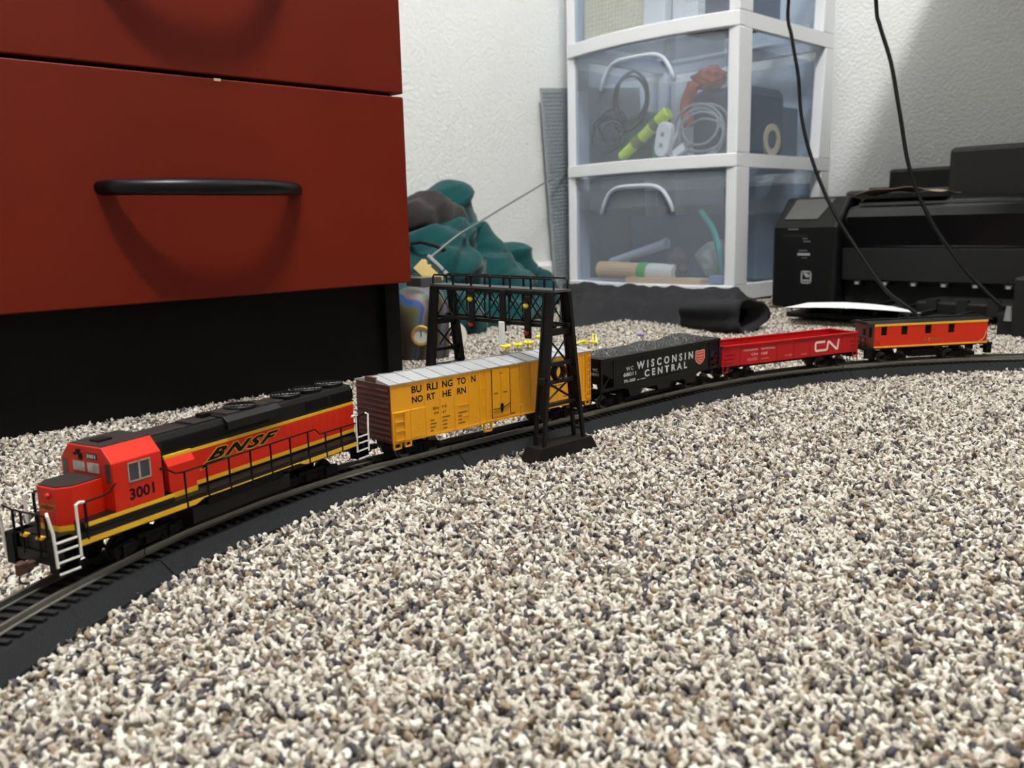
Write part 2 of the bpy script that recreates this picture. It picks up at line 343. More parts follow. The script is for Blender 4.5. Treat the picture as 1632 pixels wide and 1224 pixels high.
letters(L, '3001', M_blk2, (-64.8, -51.8, 27.2, 32.4), -17.06, bold=.03, name='cab_number')
m = MB(K)
for sd in (-1,): m.tube([(-71, sd * 17.1, 36.6), (-72.5, sd * 18, 36.6), (-75, sd * 17.2, 33.6)], .35, 6); m.tube([(-47.5, sd * 17.1, 37.2), (-48.4, sd * 17.8, 37.2)], .5, 6)
m.build('grab_iron', M_blk2, L)
# long hood
HP = [(-10, 20), (10, 20), (10, 47.5), (8.6, 50), (-8.6, 50), (-10, 47.5)]
MB(K).prism(HP, 0, -46.5, 97).build('hood', M_blk, L, bevel=.3)
for sd in (-1, 1):
    def pan(x0, x1, z0, z1, y, th, mm, nm, bv=0): 
        y0, y1 = sorted((sd * y, sd * (y + th))); return MB(K).box(x0, x1, y0, y1, z0, z1).build(nm, mm, L, bevel=bv, seg=1)
    pan(-24.5, 97.1, 23.6, 38.4, 9.9, .3, M_orange, 'hood_side')
    pan(-24.5, 97.1, 38.3, 39.9, 9.9, .36, M_yel, 'upper_stripe')
    pan(-24.5, 97.1, 21.6, 23.7, 9.9, .36, M_yel, 'lower_stripe')
    # blower bulge behind the cab
    y = sd * 13.2
    MB(K).prism([(sd * 9.5, 22.6), (y, 22.6), (y, 35.5), (sd * 9.8, 40.2)], 0, -40.5, -24.6).build('blower_housing', M_orange, L, bevel=.3)
    y0, y1 = sorted((sd * 9.6, sd * 13.3)); MB(K).box(-40.5, -24.6, y0, y1, 20.2, 22.7).build('housing_stripe', M_yel, L)
    y0, y1 = sorted((sd * 9.0, sd * 10.9)); MB(K).box(-40.5, -24.6, y0, y1, 38.6, 40.4).build('housing_top_stripe', M_yel, L, bevel=.2)
    d0 = None
    for j, x in enumerate(hrange(40.5, 93, 10)):
        if d0 is None: d0 = pan(-2.45, 2.45, 24.2, 37.6, 10.15, .14, M_orange, 'hood_door', .1); d0.location = (x * K, 0, 0)
        else: share(d0, 'hood_door', L, (x * K, 0, 0))
    for x in (66, 88): pan(x - 9.5, x + 9.5, 41.4, 47.4, 9.9, .35, M_blk2, 'radiator_grille', .15)
    pan(-40, 29, 41.5, 47.0, 9.9, .2, M_blk2, 'intake_screen', .1)
MB(K).prism([(-12.2, 44), (12.2, 44), (12.2, 48.4), (9, 50.8), (-9, 50.8), (-12.2, 48.4)], 0, -2, 36).build('dynamic_brake', M_blk, L, bevel=.3)
for a, b, zz in ((-46, -22, 50.6), (-18, -4, 50.9), (3, 12, 51.4), (26, 35, 51.3), (38, 44, 50.7)): MB(K).box(a, b, -6.5, 6.5, 49.8, zz).build('roof_panel', M_dkbrown, L, bevel=.2, seg=1)
MB(K).box(-9, -3, -2.4, 2.4, 50, 53).build('exhaust_stack', M_blk2, L, bevel=.4)
def fan(x, z):
    m = MB(K); m.lathe([(8.2, z - 2.4), (8.4, z - .4), (8.0, z), (7.4, z), (7.3, z - 1.0), (0, z - 1.0)], (x, 0, 0), n=28)
    f = m.build('roof_fan', M_blk, L, smooth=False)
    r = MB(K)
    for rad in (5.9, 4.2, 2.5): r.tube([(x + rad * math.cos(a), rad * math.sin(a), z - .35) for a in hrange(0, 2 * PI, 25)], .22, 5, cap=False)
    for a in range(4): r.tube([(x + 7.3 * math.cos(a * PI / 4), 7.3 * math.sin(a * PI / 4), z - .5), (x - 7.3 * math.cos(a * PI / 4), -7.3 * math.sin(a * PI / 4), z - .5)], .18, 4)
    r.build('fan_guard', M_handle, f)
for x, z in ((18, 52.6), (52, 52.3), (70, 52.3), (88.5, 52.3)): fan(x, z)
letters(L, 'BNSF', M_yel, (-16.6, 35.8, 31.0, 37.2), -10.27, bold=.075, shear=.6, name='hood_lettering', space=1.25)
letters(L, 'BNSF', M_blk2, (-15.6, 34.8, 31.4, 36.8), -10.33, bold=.045, shear=.6, name='hood_lettering', space=1.25)
for mm, gx, yy in ((M_yel, .5, -10.3), (M_blk2, 0, -10.36)):
    MB(K).prism([(-19.5 - gx, 28.4 - gx), (-17, 28.8 - gx), (-15.4, 30 - gx * .6), (4 + gx * 3, 31.2), (4 + gx * 3, 31.3), (-16, 31.1 + gx * .5), (-18, 30.2 + gx * .5)], 1, yy, yy + .1).build('swoosh', mm, L)
# handrails
for sd in (-1, 1):
    y = sd * 17.2; m = MB(K)
    m.tube([(-47.8, sd * 17.1, 37.2), (-45, y, 36.2), (-40, y, 32.9), (-36, y, 32.4), (55, y, 32.6), (58.7, y, 29.2), (91, y, 28.7), (94, y, 28.6)], .42, 6)
    m.build('handrail', M_blk2, L)
    for x in (-35, -22, -8, 6.3, 20.5, 35, 49, 63.2, 76.7, 91):
        MB(K).tube([(x, y, 16), (x, y, 32.5 if x < 56 else 28.7)], .5, 6).build('rail_post', M_blk2, L)
    MB(K).tube([(-74.6, sd * 17, 33.8), (-78, y, 33.2), (-87, y, 33)], .42, 6).build('nose_rail', M_blk2, L)
    MB(K).tube([(-86.4, y, 17), (-86.4, y, 33)], .6, 6).build('rail_post', M_blk2, L)
    for e in (-1, 1):
        # step well with four treads and white grab irons
        w = MB(K); y0, y1 = sorted((sd * 11.5, sd * 12.2)); xs = sorted((e * 91, e * 101))
        w.box(xs[0], xs[1], y0, y1, 6.4, 20)
        for x in (91, 100.4): xx = sorted((e * x, e * (x + .6))); ya, yb = sorted((sd * 12, sd * 17)); w.box(xx[0], xx[1], ya, yb, 6.4, 20 if x > 95 else 19)
        st = w.build('step_well', M_blk2, L)
        for z in (6.8, 11.6, 16.2, 20):
            ya, yb = sorted((sd * 12, sd * 17.2)); o = MB(K).box(xs[0] + .3, xs[1] - .3, ya, yb, z - .6, z).build('tread', M_blk, st)
            ya, yb = sorted((sd * 17.0, sd * 17.5)); MB(K).box(xs[0] + .3, xs[1] - .3, ya, yb, z - .65, z + .15).build('tread_edge', M_white, st)
        gi = MB(K).tube([(e * 101, y, 9.5), (e * 101.4, y, 24), (e * 102.6, sd * 16.6, 31.6), (e * 101.8, sd * 15, 32.4)], .62, 7).build('white_grab_iron', M_white, L)
        MB(K).tube([(e * 90.4, y, 11), (e * 90.4, y, 33), (e * 88.6, y, 33.6), (e * 86.6, y, 33.2)], .62, 7).build('white_grab_iron', M_white, L)
for e in (-1, 1):
    m = MB(K); x = e * 100
    for yy in (-11, -5.5, 5.5, 11): m.tube([(x, yy, 12), (x, yy, 30)], .55, 6)
    m.tube([(e * 101.8, -15, 32.2), (x, -11, 30), (x, 11, 30), (e * 101.8, 15, 32.2)], .42, 6)
    m.build('end_rail', M_blk2, L)
    MB(K).box(min(e * 98.9, e * 100.2), max(e * 98.9, e * 100.2), -11, 11, 9, 14).build('pilot', M_blk, L, bevel=.3)
    m = MB(K)
    for yy in (-6.8, 3.4): m.box(min(e * 98, e * 100.4), max(e * 98, e * 100.4), yy, yy + 3.4, 19.4, 20.4)
    m.build('end_sill_stripe', M_yel, L)
    coupler(L, e * 99, e)
MB(K).prism([(-14.5, 13), (-14.5, 5.2), (-12, 2.6), (12, 2.6), (14.5, 5.2), (14.5, 13)], 0, -30, 36).build('fuel_tank', M_blk, L, bevel=.3)
for sd in (-1, 1):
    y0, y1 = sorted((sd * 13, sd * 16.2)); MB(K).box(-22, 30, y0, y1, 12, 16.6).build('air_tank', M_blk2, L, bevel=.6)

# ---------------------------------------------------------------- boxcar
B = vehicle('boxcar', 'yellow toy boxcar with silver roof and brown ribbed ends', 'toy train car', .0721, .055)
M_boxy = mat('boxcar_yellow', (228, 158, 10), 0.42, vary=0.05, vscale=200)
M_roof = mat('silver_roof', (176, 178, 182), 0.42, metal=0.25, vary=0.05)
M_brown = mat('boxcar_brown', (92, 45, 38), 0.55, vary=0.08, vscale=200)
for bx in (-64, 64): bogie(B, .0721, bx, 22, 4.9)
MB(K).box(-89, 89, -17.2, 17.2, 13, 48.4).build('body', M_brown, B)
MB(K).box(-86, 86, -4, 4, 8, 13).build('center_sill', M_blk2, B)
for e in (-1, 1):
    xe = e * 89
    o = MB(K).prism([(-17.6, 12.6), (17.6, 12.6), (17.6, 48.6), (0, 51.6), (-17.6, 48.6)], 0, min(xe, xe + e * .8), max(xe, xe + e * .8)).build('car_end', M_brown, B)
    for k in range(10):
        z = 15 + k * 3.3; MB(K).prism([(xe + e * .7, z - 1.2), (xe + e * 1.7, z - .3), (xe + e * 1.7, z + .3), (xe + e * .7, z + 1.2)], 1, -16.6, 16.6).build('end_rib', M_brown, o)
    coupler(B, e * 89, e, M_blk2)
for sd in (-1, 1):
    def P(x0, x1, z0, z1, a, b, mm, nm, par=B, bv=0.0):
        y0, y1 = sorted((sd * a, sd * b)); return MB(K).box(x0, x1, y0, y1, z0, z1).build(nm, mm, par, bevel=bv, seg=1)
    side = P(-89.3, 89.3, 12.5, 48.6, 17.1, 18.0, M_boxy, 'car_side')
    for x in (-63.7, -51.5, -39.9, -28, -18.9, -13.5, 18, 27.9, 41, 54, 66, 73.8, 81): P(x - .6, x + .6, 13.6, 47.8, 17.9, 18.45, M_boxy, 'side_post', side, .15)
    P(-89.2, -63.6, 13.2, 31.8, 17.9, 18.7, M_boxy, 'raised_panel', side, .3); P(-89.4, 89.4, 12.4, 13.6, 17.9, 18.6, M_boxy, 'side_sill', side); P(-89.4, 89.4, 47.4, 48.8, 17.9, 18.4, M_boxy, 'top_sill', side)
    for x in (-75.5, -63.9): P(x - .5, x + .5, 13.6, 31.6, 18.6, 19.0, M_boxy, 'panel_post', side)
    lad = MB(K)
    for x in (-87.6, -80.4): lad.box(x - .3, x + .3, *sorted((sd * 18.6, sd * 19.3)), 13, 31.4)
    for z in (14.2, 20, 25.6, 31): lad.box(-87.6, -80.4, *sorted((sd * 18.9, sd * 19.4)), z - .3, z + .3)
    lad.build('ladder', M_boxy, B)
    lad = MB(K)
    for x in (83.6, 88.6): lad.box(x - .3, x + .3, *sorted((sd * 18.0, sd * 18.9)), 13, 46)
    for z in hrange(15, 45, 7): lad.box(83.6, 88.6, *sorted((sd * 18.5, sd * 19.1)), z - .3, z + .3)
    lad.build('ladder', M_boxy, B)
    door = P(-7.9, 8.0, 15, 47.4, 17.9, 18.35, M_boxy, 'plug_door', B, .2)
    P(-8.5, -7.9, 14.5, 47.6, 17.9, 18.2, M_blk2, 'door_gap', door); P(8.0, 8.5, 15, 47.6, 17.9, 18.2, M_blk2, 'door_gap', door); P(8.4, 12.4, 15, 15.5, 17.9, 18.2, M_blk2, 'door_gap', door)
    P(-.5, .5, 17, 46, 18.3, 18.8, M_boxy, 'lock_bar', door)
    h = MB(K); y = sd * 18.9; h.tube([(-7.8, y, 20.8), (-4, y, 20.4), (0, y, 20.9), (4, y, 21.4), (7.6, y, 23)], .3, 6)
    h.prism([(-1.2, 23), (0, 24.2), (1.2, 23), (.9, 19), (0, 17), (-.9, 19)], 1, *sorted((sd * 18.5, sd * 19.0))); h.box(-1, 1, *sorted((sd * 18.4, sd * 18.7)), 43.6, 44.6); h.build('door_handle', M_blk2, door)
    for x0, x1 in ((-12.8, -8.8), (9, 14)):
        for k in range(10): P(x0, x1, 17 + k * 3, 17.5 + k * 3, 17.9, 18.15, M_boxy, 'door_rivet_strip', side)
    for a, b, zb in ((-89, -83, 8.6), (-80.6, -75.3, 9), (-16.4, -9, 6.4), (83.2, 88.6, 8.8)):
        st = MB(K); y = sorted((sd * 17.4, sd * 18.6)); z0 = zb
        st.box(a, b, *y, z0, z0 + 1); st.box(a, a + 1, *y, z0, 13); st.box(b - 1, b, *y, z0, 13); st.box(a, b, *y, 12, 13); st.build('stirrup_step', M_boxy, B)
    for x, z in ((-69, 19.5), (-72, 14.4), (17.8, 19.6), (-16, 24), (-16, 36), (-22, 18.2)): P(x - 1.1, x + 1.1, z - .3, z + .3, 18.5, 19.0, M_boxy, 'grab_bracket', side)
    P(-37.4, -28.6, 27.7, 28.3, 17.9, 18.4, M_boxy, 'tack_board', side); P(-33.6, -28.8, 20.2, 20.8, 17.9, 18.4, M_boxy, 'tack_board', side)
MB(K).prism([(-18.6, 48.3), (18.6, 48.3), (18.6, 48.9), (0, 51.9), (-18.6, 48.9)], 0, -90.4, 90.4).build('roof', M_roof, B)
for x in hrange(-84, 84, 15):
    for sd in (-1, 1): MB(K).hexa([(x - .6, 0, 51.7), (x + .6, 0, 51.7), (x + .6, sd * 18.4, 48.8), (x - .6, sd * 18.4, 48.8), (x - .6, 0, 52.3), (x + .6, 0, 52.3), (x + .6, sd * 18.4, 49.4), (x - .6, sd * 18.4, 49.4)]).build('roof_rib', M_roof, B)
for e in (-1, 1): MB(K).box(min(e * 89.5, e * 91.5), max(e * 89.5, e * 91.5), -5, 5, 49.0, 52.0).build('running_board_end', M_brown, B)
for tx, a, b, z0, z1 in (('BU', -73.7, -66, 41.3, 45.7), ('RLI', -61.9, -53.4, 41.3, 45.7), ('NG', -49.8, -41.4, 41.3, 45.7), ('TO', -37.7, -30.4, 41.3, 45.7), ('N', -25.8, -22.0, 41.3, 45.7),
                         ('NO', -73.7, -65.2, 35.2, 39.4), ('RT', -62.1, -55.6, 35.2, 39.4), ('HE', -49.8, -42.7, 35.2, 39.4), ('RN', -37.9, -30.4, 35.2, 39.4)):
    letters(B, tx, M_blk2, (a, b, z0, z1), -18.06, bold=.028, name='road_name')
M_faint = mat('faint_print', (120, 88, 20), 0.6)
for tx, a, b, z0, z1, mm in (('BN', -57.6, -53.2, 28.4, 30.3, M_blk2), ('FE', -50.4, -46.4, 28.4, 30.3, M_blk2), ('99', -57.1, -53.4, 25.2, 27.0, M_blk2), ('47', -50.6, -47.2, 25.0, 26.8, M_blk2)):
    letters(B, tx, mm, (a, b, z0, z1), -18.06, name='car_number')
for x, z, w in ((-60.2, 22, 3.2), (-60.2, 19.8, 5), (-60.2, 17.6, 4), (-60.2, 15.4, 2.6), (-50.7, 22.6, 6.4), (-50.7, 20.2, 4), (-50.7, 17.8, 4), (-50.7, 15.4, 4), (-37.5, 23.2, 7.5), (-37.5, 21, 3), (-37.5, 18.6, 3), (-37.5, 16.4, 5.5), (35, 28, 5.6), (46, 27.8, 16), (60, 19, 3.4), (-6.4, 31, 3.4), (1.6, 31, 3.6)):
    MB(K).box(x, x + w, -18.46 if abs(x) < 7 else -18.07, -17.9, z - .45, z + .45).build('data_line', M_faint, B)

# ---------------------------------------------------------------- hopper
H = vehicle('hopper_car', 'black toy hopper car heaped with coal', 'toy train car', .2518, .045)
M_hop = mat('hopper_black', (8, 9, 10), 0.5, vary=0.12, vscale=300, spec=0.3)
M_lett = mat('dull_white_print', (205, 210, 208), 0.6)
for bx in (-55, 55): bogie(H, .2518, bx, 22, 4.9)
poly = [(-77, 40), (77, 40), (77, 30), (62, 22.5), (62, 17), (45, 13), (42, 6.5), (30, 6.5), (27, 11), (9, 11), (7, 6.8), (-7, 6.8), (-9, 11), (-27, 11), (-30, 6.5), (-42, 6.5), (-45, 13), (-62, 17), (-62, 22.5), (-77, 30)]
MB(K).prism(poly, 1, -16.6, 16.6).build('body', M_hop, H, bevel=.3, seg=1)
for sd in (-1, 1):
    MB(K).box(-77.5, 77.5, *sorted((sd * 16.4, sd * 17.8)), 38.0, 40.2).build('top_rim', M_hop, H, bevel=.2)
    MB(K).box(-77.5, 77.5, *sorted((sd * 16.0, sd * 17.4)), 14.6, 17).build('side_sill', M_hop, H, bevel=.2)
    for x in (-76.4, 76.4): MB(K).box(x - 1, x + 1, *sorted((sd * 15.4, sd * 17.4)), 14.8, 39).build('corner_post', M_hop, H)
    for x in (-69, 69): MB(K).hexa([(x - 6 - .7, sd * 16.6, 16), (x - 6 + .7, sd * 16.6, 16), (x - 6 + .7, sd * 15.6, 16), (x - 6 - .7, sd * 15.6, 16), (x + 5 - .7, sd * 16.6, 28), (x + 5 + .7, sd * 16.6, 28), (x + 5 + .7, sd * 15.6, 28), (x + 5 - .7, sd * 15.6, 28)]).build('end_brace', M_hop, H)
    for x in (62.5, 73): MB(K).box(x - .3, x + .3, *sorted((sd * 17.3, sd * 17.9)), 15, 31).build('ladder_stile', M_hop, H)
    for z in hrange(17, 30, 4): MB(K).box(62.5, 73, *sorted((sd * 17.4, sd * 17.9)), z - .3, z + .3).build('ladder_rung', M_hop, H)
    for x in (-62, 62): MB(K).box(x - .5, x + .5, *sorted((sd * 16.5, sd * 17.0)), 17, 38).build('side_stake', M_hop, H)
for e in (-1, 1):
    MB(K).box(min(e * 76, e * 78), max(e * 76, e * 78), -17, 17, 13, 17).build('end_sill', M_hop, H)
    MB(K).box(min(e * 76, e * 77.6), max(e * 76, e * 77.6), -17, 17, 37.4, 40.2).build('end_rim', M_hop, H)
    for z in (22, 26, 30, 34): MB(K).tube([(e * 77, 6, z), (e * 78.4, 6, z), (e * 78.4, 15, z), (e * 77, 15, z)], .35, 5).build('end_rung', M_hop, H)
    m = MB(K); m.lathe([(0, 0), (2.8, 0), (2.8, e * .6), (0, e * .6)], (e * 78, -7, 20), axis=0, n=14); m.build('brake_wheel', M_hop, H)
    coupler(H, e * 77, e, M_blk2)
letters(H, 'WC', M_lett, (10, 15.5, 31, 33.2), -78.6, face='front', name='end_lettering')
letters(H, '68011', M_lett, (7.4, 15.8, 27.6, 29.6), -78.6, face='front', name='end_lettering')
def coal(u, v):
    x = -75.5 + 151 * u; y = -16 + 32 * v
    e = min(1, (1 - abs(2 * u - 1)) * 7) * (1 - abs(2 * v - 1) ** 2.4)
    z = 38.6 + e * (2.4 + 2.6 * math.exp(-((u - .17) / .08) ** 2) + 3.6 * math.exp(-((u - .47) / .1) ** 2) + 5.0 * math.exp(-((u - .78) / .13) ** 2)) + e * random.uniform(-.7, .7)
    return (x + random.uniform(-.4, .4), y + random.uniform(-.3, .3), z)
o = MB(K).grid(110, 26, coal).build('coal_load', mat('coal', (9, 10, 11), 0.3, vary=0.5, vscale=700, bump=1.0, bscale=700, spec=0.7), H); o['label'] = 'heaped black coal load'; o['kind'] = 'stuff'
letters(H, 'WISCONSIN', M_lett, (-34.6, 38.9, 26.9, 33.2), -16.68, bold=.035, name='road_name', space=1.75)
letters(H, 'CENTRAL', M_lett, (-25.0, 30.8, 19.8, 25.6), -16.68, bold=.035, name='road_name', space=1.65)
letters(H, 'WC', M_lett, (-47.4, -38.8, 27.6, 30.6), -16.68, bold=.02, name='car_number', space=1.4)
letters(H, '68011', M_lett, (-50.6, -35.4, 23.2, 26.2), -16.68, bold=.02, name='car_number')
letters(H, '70-300', M_lett, (-50.2, -36.4, 18.4, 20.8), -16.68, bold=.02, name='data_lettering')
for x in (-34, -29.6, -26.6): MB(K).box(x, x + 2.6, -16.72, -16.5, 18.6, 19.2).build('data_line', M_lett, H)
SH = [(42.7, 32.6), (46, 33), (49, 32.4), (52, 33), (55.4, 32.6), (55.8, 25.5), (53.5, 22.6), (49, 20.6), (44.5, 22.6), (42.3, 25.5)]
M_shr = mat('shield_red', (196, 72, 60), 0.5); M_shw = mat('shield_pink', (232, 168, 155), 0.5)
MB(K).prism(SH, 1, -16.75, -16.5).build('shield', M_shw, H)
MB(K).prism([(49 + (x - 49) * .87, 27 + (z - 27) * .87) for x, z in SH], 1, -16.82, -16.5).build('shield', M_shr, H)
for z, a, b in ((30.4, 44.6, 53.4), (27.9, 44.4, 53.6), (25.6, 45, 52), (23.6, 46.6, 51.4)): MB(K).box(a, b, -16.88, -16.5, z - .35, z + .35).build('shield_line', M_shw, H)

# ---------------------------------------------------------------- gondola
G = vehicle('gondola_car', 'open red toy gondola car with white lettering', 'toy train car', .4177, .06)
M_red = mat('gondola_red', (180, 22, 26), 0.42, vary=0.05, vscale=200, spec=0.3)
for bx in (-57, 57): bogie(G, .4177, bx, 22, 4.9)
MB(K).box(-82, 82, -16.5, 16.5, 14, 15.2).build('car_floor', M_red, G); MB(K).box(-80, 80, -3, 3, 9, 14).build('center_sill', M_blk2, G)
for sd in (-1, 1):
    w = MB(K).box(-82.4, 82.4, *sorted((sd * 16.4, sd * 17.3)), 13.8, 31.6).build('car_side', M_red, G)
    MB(K).box(-83, 83, *sorted((sd * 16.0, sd * 18.3)), 31.0, 32.4).build('top_flange', M_red, G, bevel=.2)
    for x in (-79, -62, -40.2, -20, 1, 21, 62, 79): MB(K).box(x - .4, x + .4, *sorted((sd * 17.2, sd * 17.7)), 14, 31).build('side_post', M_red, w)
    for a, b in ((-82, -76), (76, 82)):
        st = MB(K); y = sorted((sd * 16.8, sd * 17.6)); st.box(a, b, *y, 8.4, 9.2); st.box(a, a + .8, *y, 8.4, 14); st.box(b - .8, b, *y, 8.4, 14); st.build('stirrup_step', M_red, G)
    for z in (17.6, 21.4, 25.2): MB(K).box(-81.6, -70, *sorted((sd * 17.4, sd * 17.9)), z - .3, z + .3).build('grab_iron', M_red, G); MB(K).box(72, 81.6, *sorted((sd * 17.4, sd * 17.9)), z - .3, z + .3).build('grab_iron', M_red, G)
for e in (-1, 1):
    w = MB(K).box(*sorted((e * 81.4, e * 82.6)), -17, 17, 13.8, 31.6).build('car_end', M_red, G)
    MB(K).box(*sorted((e * 80.8, e * 83)), -18.3, 18.3, 31.0, 32.4).build('end_flange', M_red, G, bevel=.2)
    for z in (18, 22.5, 27): MB(K).box(*sorted((e * 82.4, e * 83.2)), -16, 16, z - .6, z + .6).build('end_rib', M_red, w)
    coupler(G, e * 82.5, e, M_blk2)
M_pink = mat('worn_print', (222, 168, 164), 0.6); M_pink2 = mat('faded_print', (200, 100, 100), 0.6); M_cn = mat('logo_white', (238, 218, 212), 0.55)
yl = -17.36
letters(G, 'CANADIAN', M_pink, (-58.8, -42.2, 25.6, 27.4), yl, bold=.02, name='road_name'); letters(G, 'NATIONAL', M_pink, (-38.3, -21.8, 25.5, 27.3), yl, bold=.02, name='road_name')
letters(G, 'CN', M_pink, (-49.7, -42.3, 21.2, 23.4), yl, bold=.03, name='car_number'); letters(G, '1358', M_pink, (-38.2, -31.0, 21.0, 23.3), yl, bold=.03, name='car_number')
for a, b, z in ((-54.4, -49.6, 18.6), (-49.2, -42.6, 18.8), (-53.6, -49.6, 17.2), (-49, -42.8, 17.4), (-38, -29, 17.5), (-10, -5, 18), (-5, -1.6, 18.4), (-4.6, -1.8, 17.2), (9.7, 17, 17.2)): MB(K).box(a, b, yl - .02, -17, z - .5, z + .5).build('data_line', M_pink2, G)
def stroke(path, w):
    """rounded flat stroke in the x-z plane"""
    m = MB(K); P = [Vector((a, b)) for a, b in path]; L_, R_ = [], []
    for i, p in enumerate(P):
        t = (P[min(i + 1, len(P) - 1)] - P[max(i - 1, 0)]).normalized(); n = Vector((-t.y, t.x)); L_.append(p + n * w); R_.append(p - n * w)
    vs = [(q.x, yl - .04, q.y) for q in L_] + [(q.x, yl - .04, q.y) for q in R_]; n = len(P)
    return m.add(vs, [(i, i + 1, n + i + 1, n + i) for i in range(n - 1)])
def rounded(pts, r=2.0):
    out = [pts[0]]
    for i in range(1, len(pts) - 1):
        p = Vector(pts[i]); a = (Vector(pts[i - 1]) - p); b = (Vector(pts[i + 1]) - p); ra = min(r, a.length * .45); rb = min(r, b.length * .45); q0 = p + a.normalized() * ra; q1 = p + b.normalized() * rb
        for t in (0, .25, .5, .75, 1): q = q0 * (1 - t) ** 2 + p * 2 * t * (1 - t) + q1 * t * t; out.append((q.x, q.y))
    return out + [pts[-1]]
stroke(rounded([(39.6, 26.4), (27.6, 26.4), (27.6, 18.6), (42.2, 18.6), (43.6, 27), (55.4, 17.6), (57.0, 27.6)], 1.9), 1.05).build('logo', M_cn, G)

# ---------------------------------------------------------------- caboose
C = vehicle('caboose', 'orange red toy caboose with yellow stripes and black roof', 'toy train car', .5809, .035)
M_cab = mat('caboose_red', (206, 44, 18), 0.42, vary=0.05, spec=0.3); M_cab2 = mat('caboose_end_red', (140, 52, 42), 0.5, vary=0.1); M_cy = mat('caboose_yellow', (240, 176, 40), 0.42)
for bx in (-37, 37): bogie(C, .5809, bx, 20, 4.6)
MB(K).box(-59.6, 59.6, -15.6, 15.6, 15.6, 37).build('body', M_blk2, C)
for e in (-1, 1):
    w = MB(K).box(*sorted((e * 59.4, e * 60.2)), -16.6, 16.6, 15.4, 37.6).build('car_end', M_cab2, C)
    MB(K).box(*sorted((e * 60, e * 60.4)), -4, 4, 16, 34).build('end_door', M_cab2, w, bevel=.2); MB(K).box(*sorted((e * 60.2, e * 60.6)), -2, 2, 26, 32).build('pane', M_blk2, w)
    MB(K).box(*sorted((e * 60, e * 60.4)), -12.6, -8, 25, 34.6).build('pane', M_blk2, w)
    MB(K).box(*sorted((e * 58, e * 68)), -15, 15, 13, 15.2).build('end_platform', M_blk2, C)
    r = MB(K)
    for y in (-13, -5, 5, 13): r.tube([(e * 67, y, 15), (e * 67, y, 25)], .45, 5)
    for z in (20, 25): r.tube([(e * 67, -13, z), (e * 67, 13, z)], .4, 5)
    r.build('end_rail', M_white if e > 0 else M_blk2, C)
    for sd in (-1, 1): MB(K).box(*sorted((e * 61, e * 67)), *sorted((sd * 11, sd * 15.5)), 5, 13).build('end_steps', M_blk2, C)
    coupler(C, e * 67, e, M_blk2)
WX = [(-53.4, -47.2), (-32.2, -25.6), (-7.1, -.4), (17.7, 24.2)]
for sd in (-1, 1):
    w = MB(K); y = sorted((sd * 15.5, sd * 17)); xs = [-60] + [v for p in WX for v in p] + [60]
    for i in range(0, len(xs), 2): w.box(xs[i], xs[i + 1], *y, 15.4, 37.6)
    for a, b in WX: w.box(a, b, *y, 15.4, 27); w.box(a, b, *y, 35.5, 37.6)
    side = w.build('car_side', M_cab, C)
    for a, b in WX: MB(K).box(a, b, *sorted((sd * 15.4, sd * 15.9)), 27, 35.5).build('pane', M_blk2, side)
    MB(K).box(-60.2, 60.2, *sorted((sd * 16.8, sd * 17.3)), 36.0, 38.1).build('upper_stripe', M_cy, C)
    MB(K).box(-60.2, 60.2, *sorted((sd * 16.8, sd * 17.3)), 15.2, 16.9).build('lower_stripe', M_cy, C)
    MB(K).tube(spline([(-57, sd * 17.3, 24), (-55.4, sd * 17.9, 20.4), (-50.6, sd * 17.3, 16.4)], 5), .3, 5).build('grab_iron', M_cab, C)
    MB(K).tube(spline([(58.6, sd * 17.3, 27), (56, sd * 17.9, 20.4), (50.6, sd * 17.3, 16.4)], 5), .3, 5).build('grab_iron', M_pink, C)
letters(C, 'AT&SF', mat('worn_gold', (160, 92, 40), 0.5), (-9.8, 10.6, 20.0, 23.2), -17.06, bold=.02, shear=.25, name='worn_lettering')
MB(K).prism([(-16.9, 37.6), (16.9, 37.6), (16.9, 38.4), (10, 40.2), (-10, 40.2), (-16.9, 38.4)], 0, -66, 66).build('roof', M_blk, C, bevel=.3)
MB(K).box(-64, 64, -3, 3, 40.6, 41.2).build('running_board', M_blk2, C); MB(K).cyl((-20, 6, 40), (-20, 6, 44), 1.2, 8).build('smoke_jack', M_blk2, C)
MB(K).box(-17.4, 12, -12, 12, 4.4, 12).build('underframe_box', M_blk2, C, bevel=.4); MB(K).box(-58, 58, -6, 6, 12, 15.6).build('center_sill', M_blk2, C)

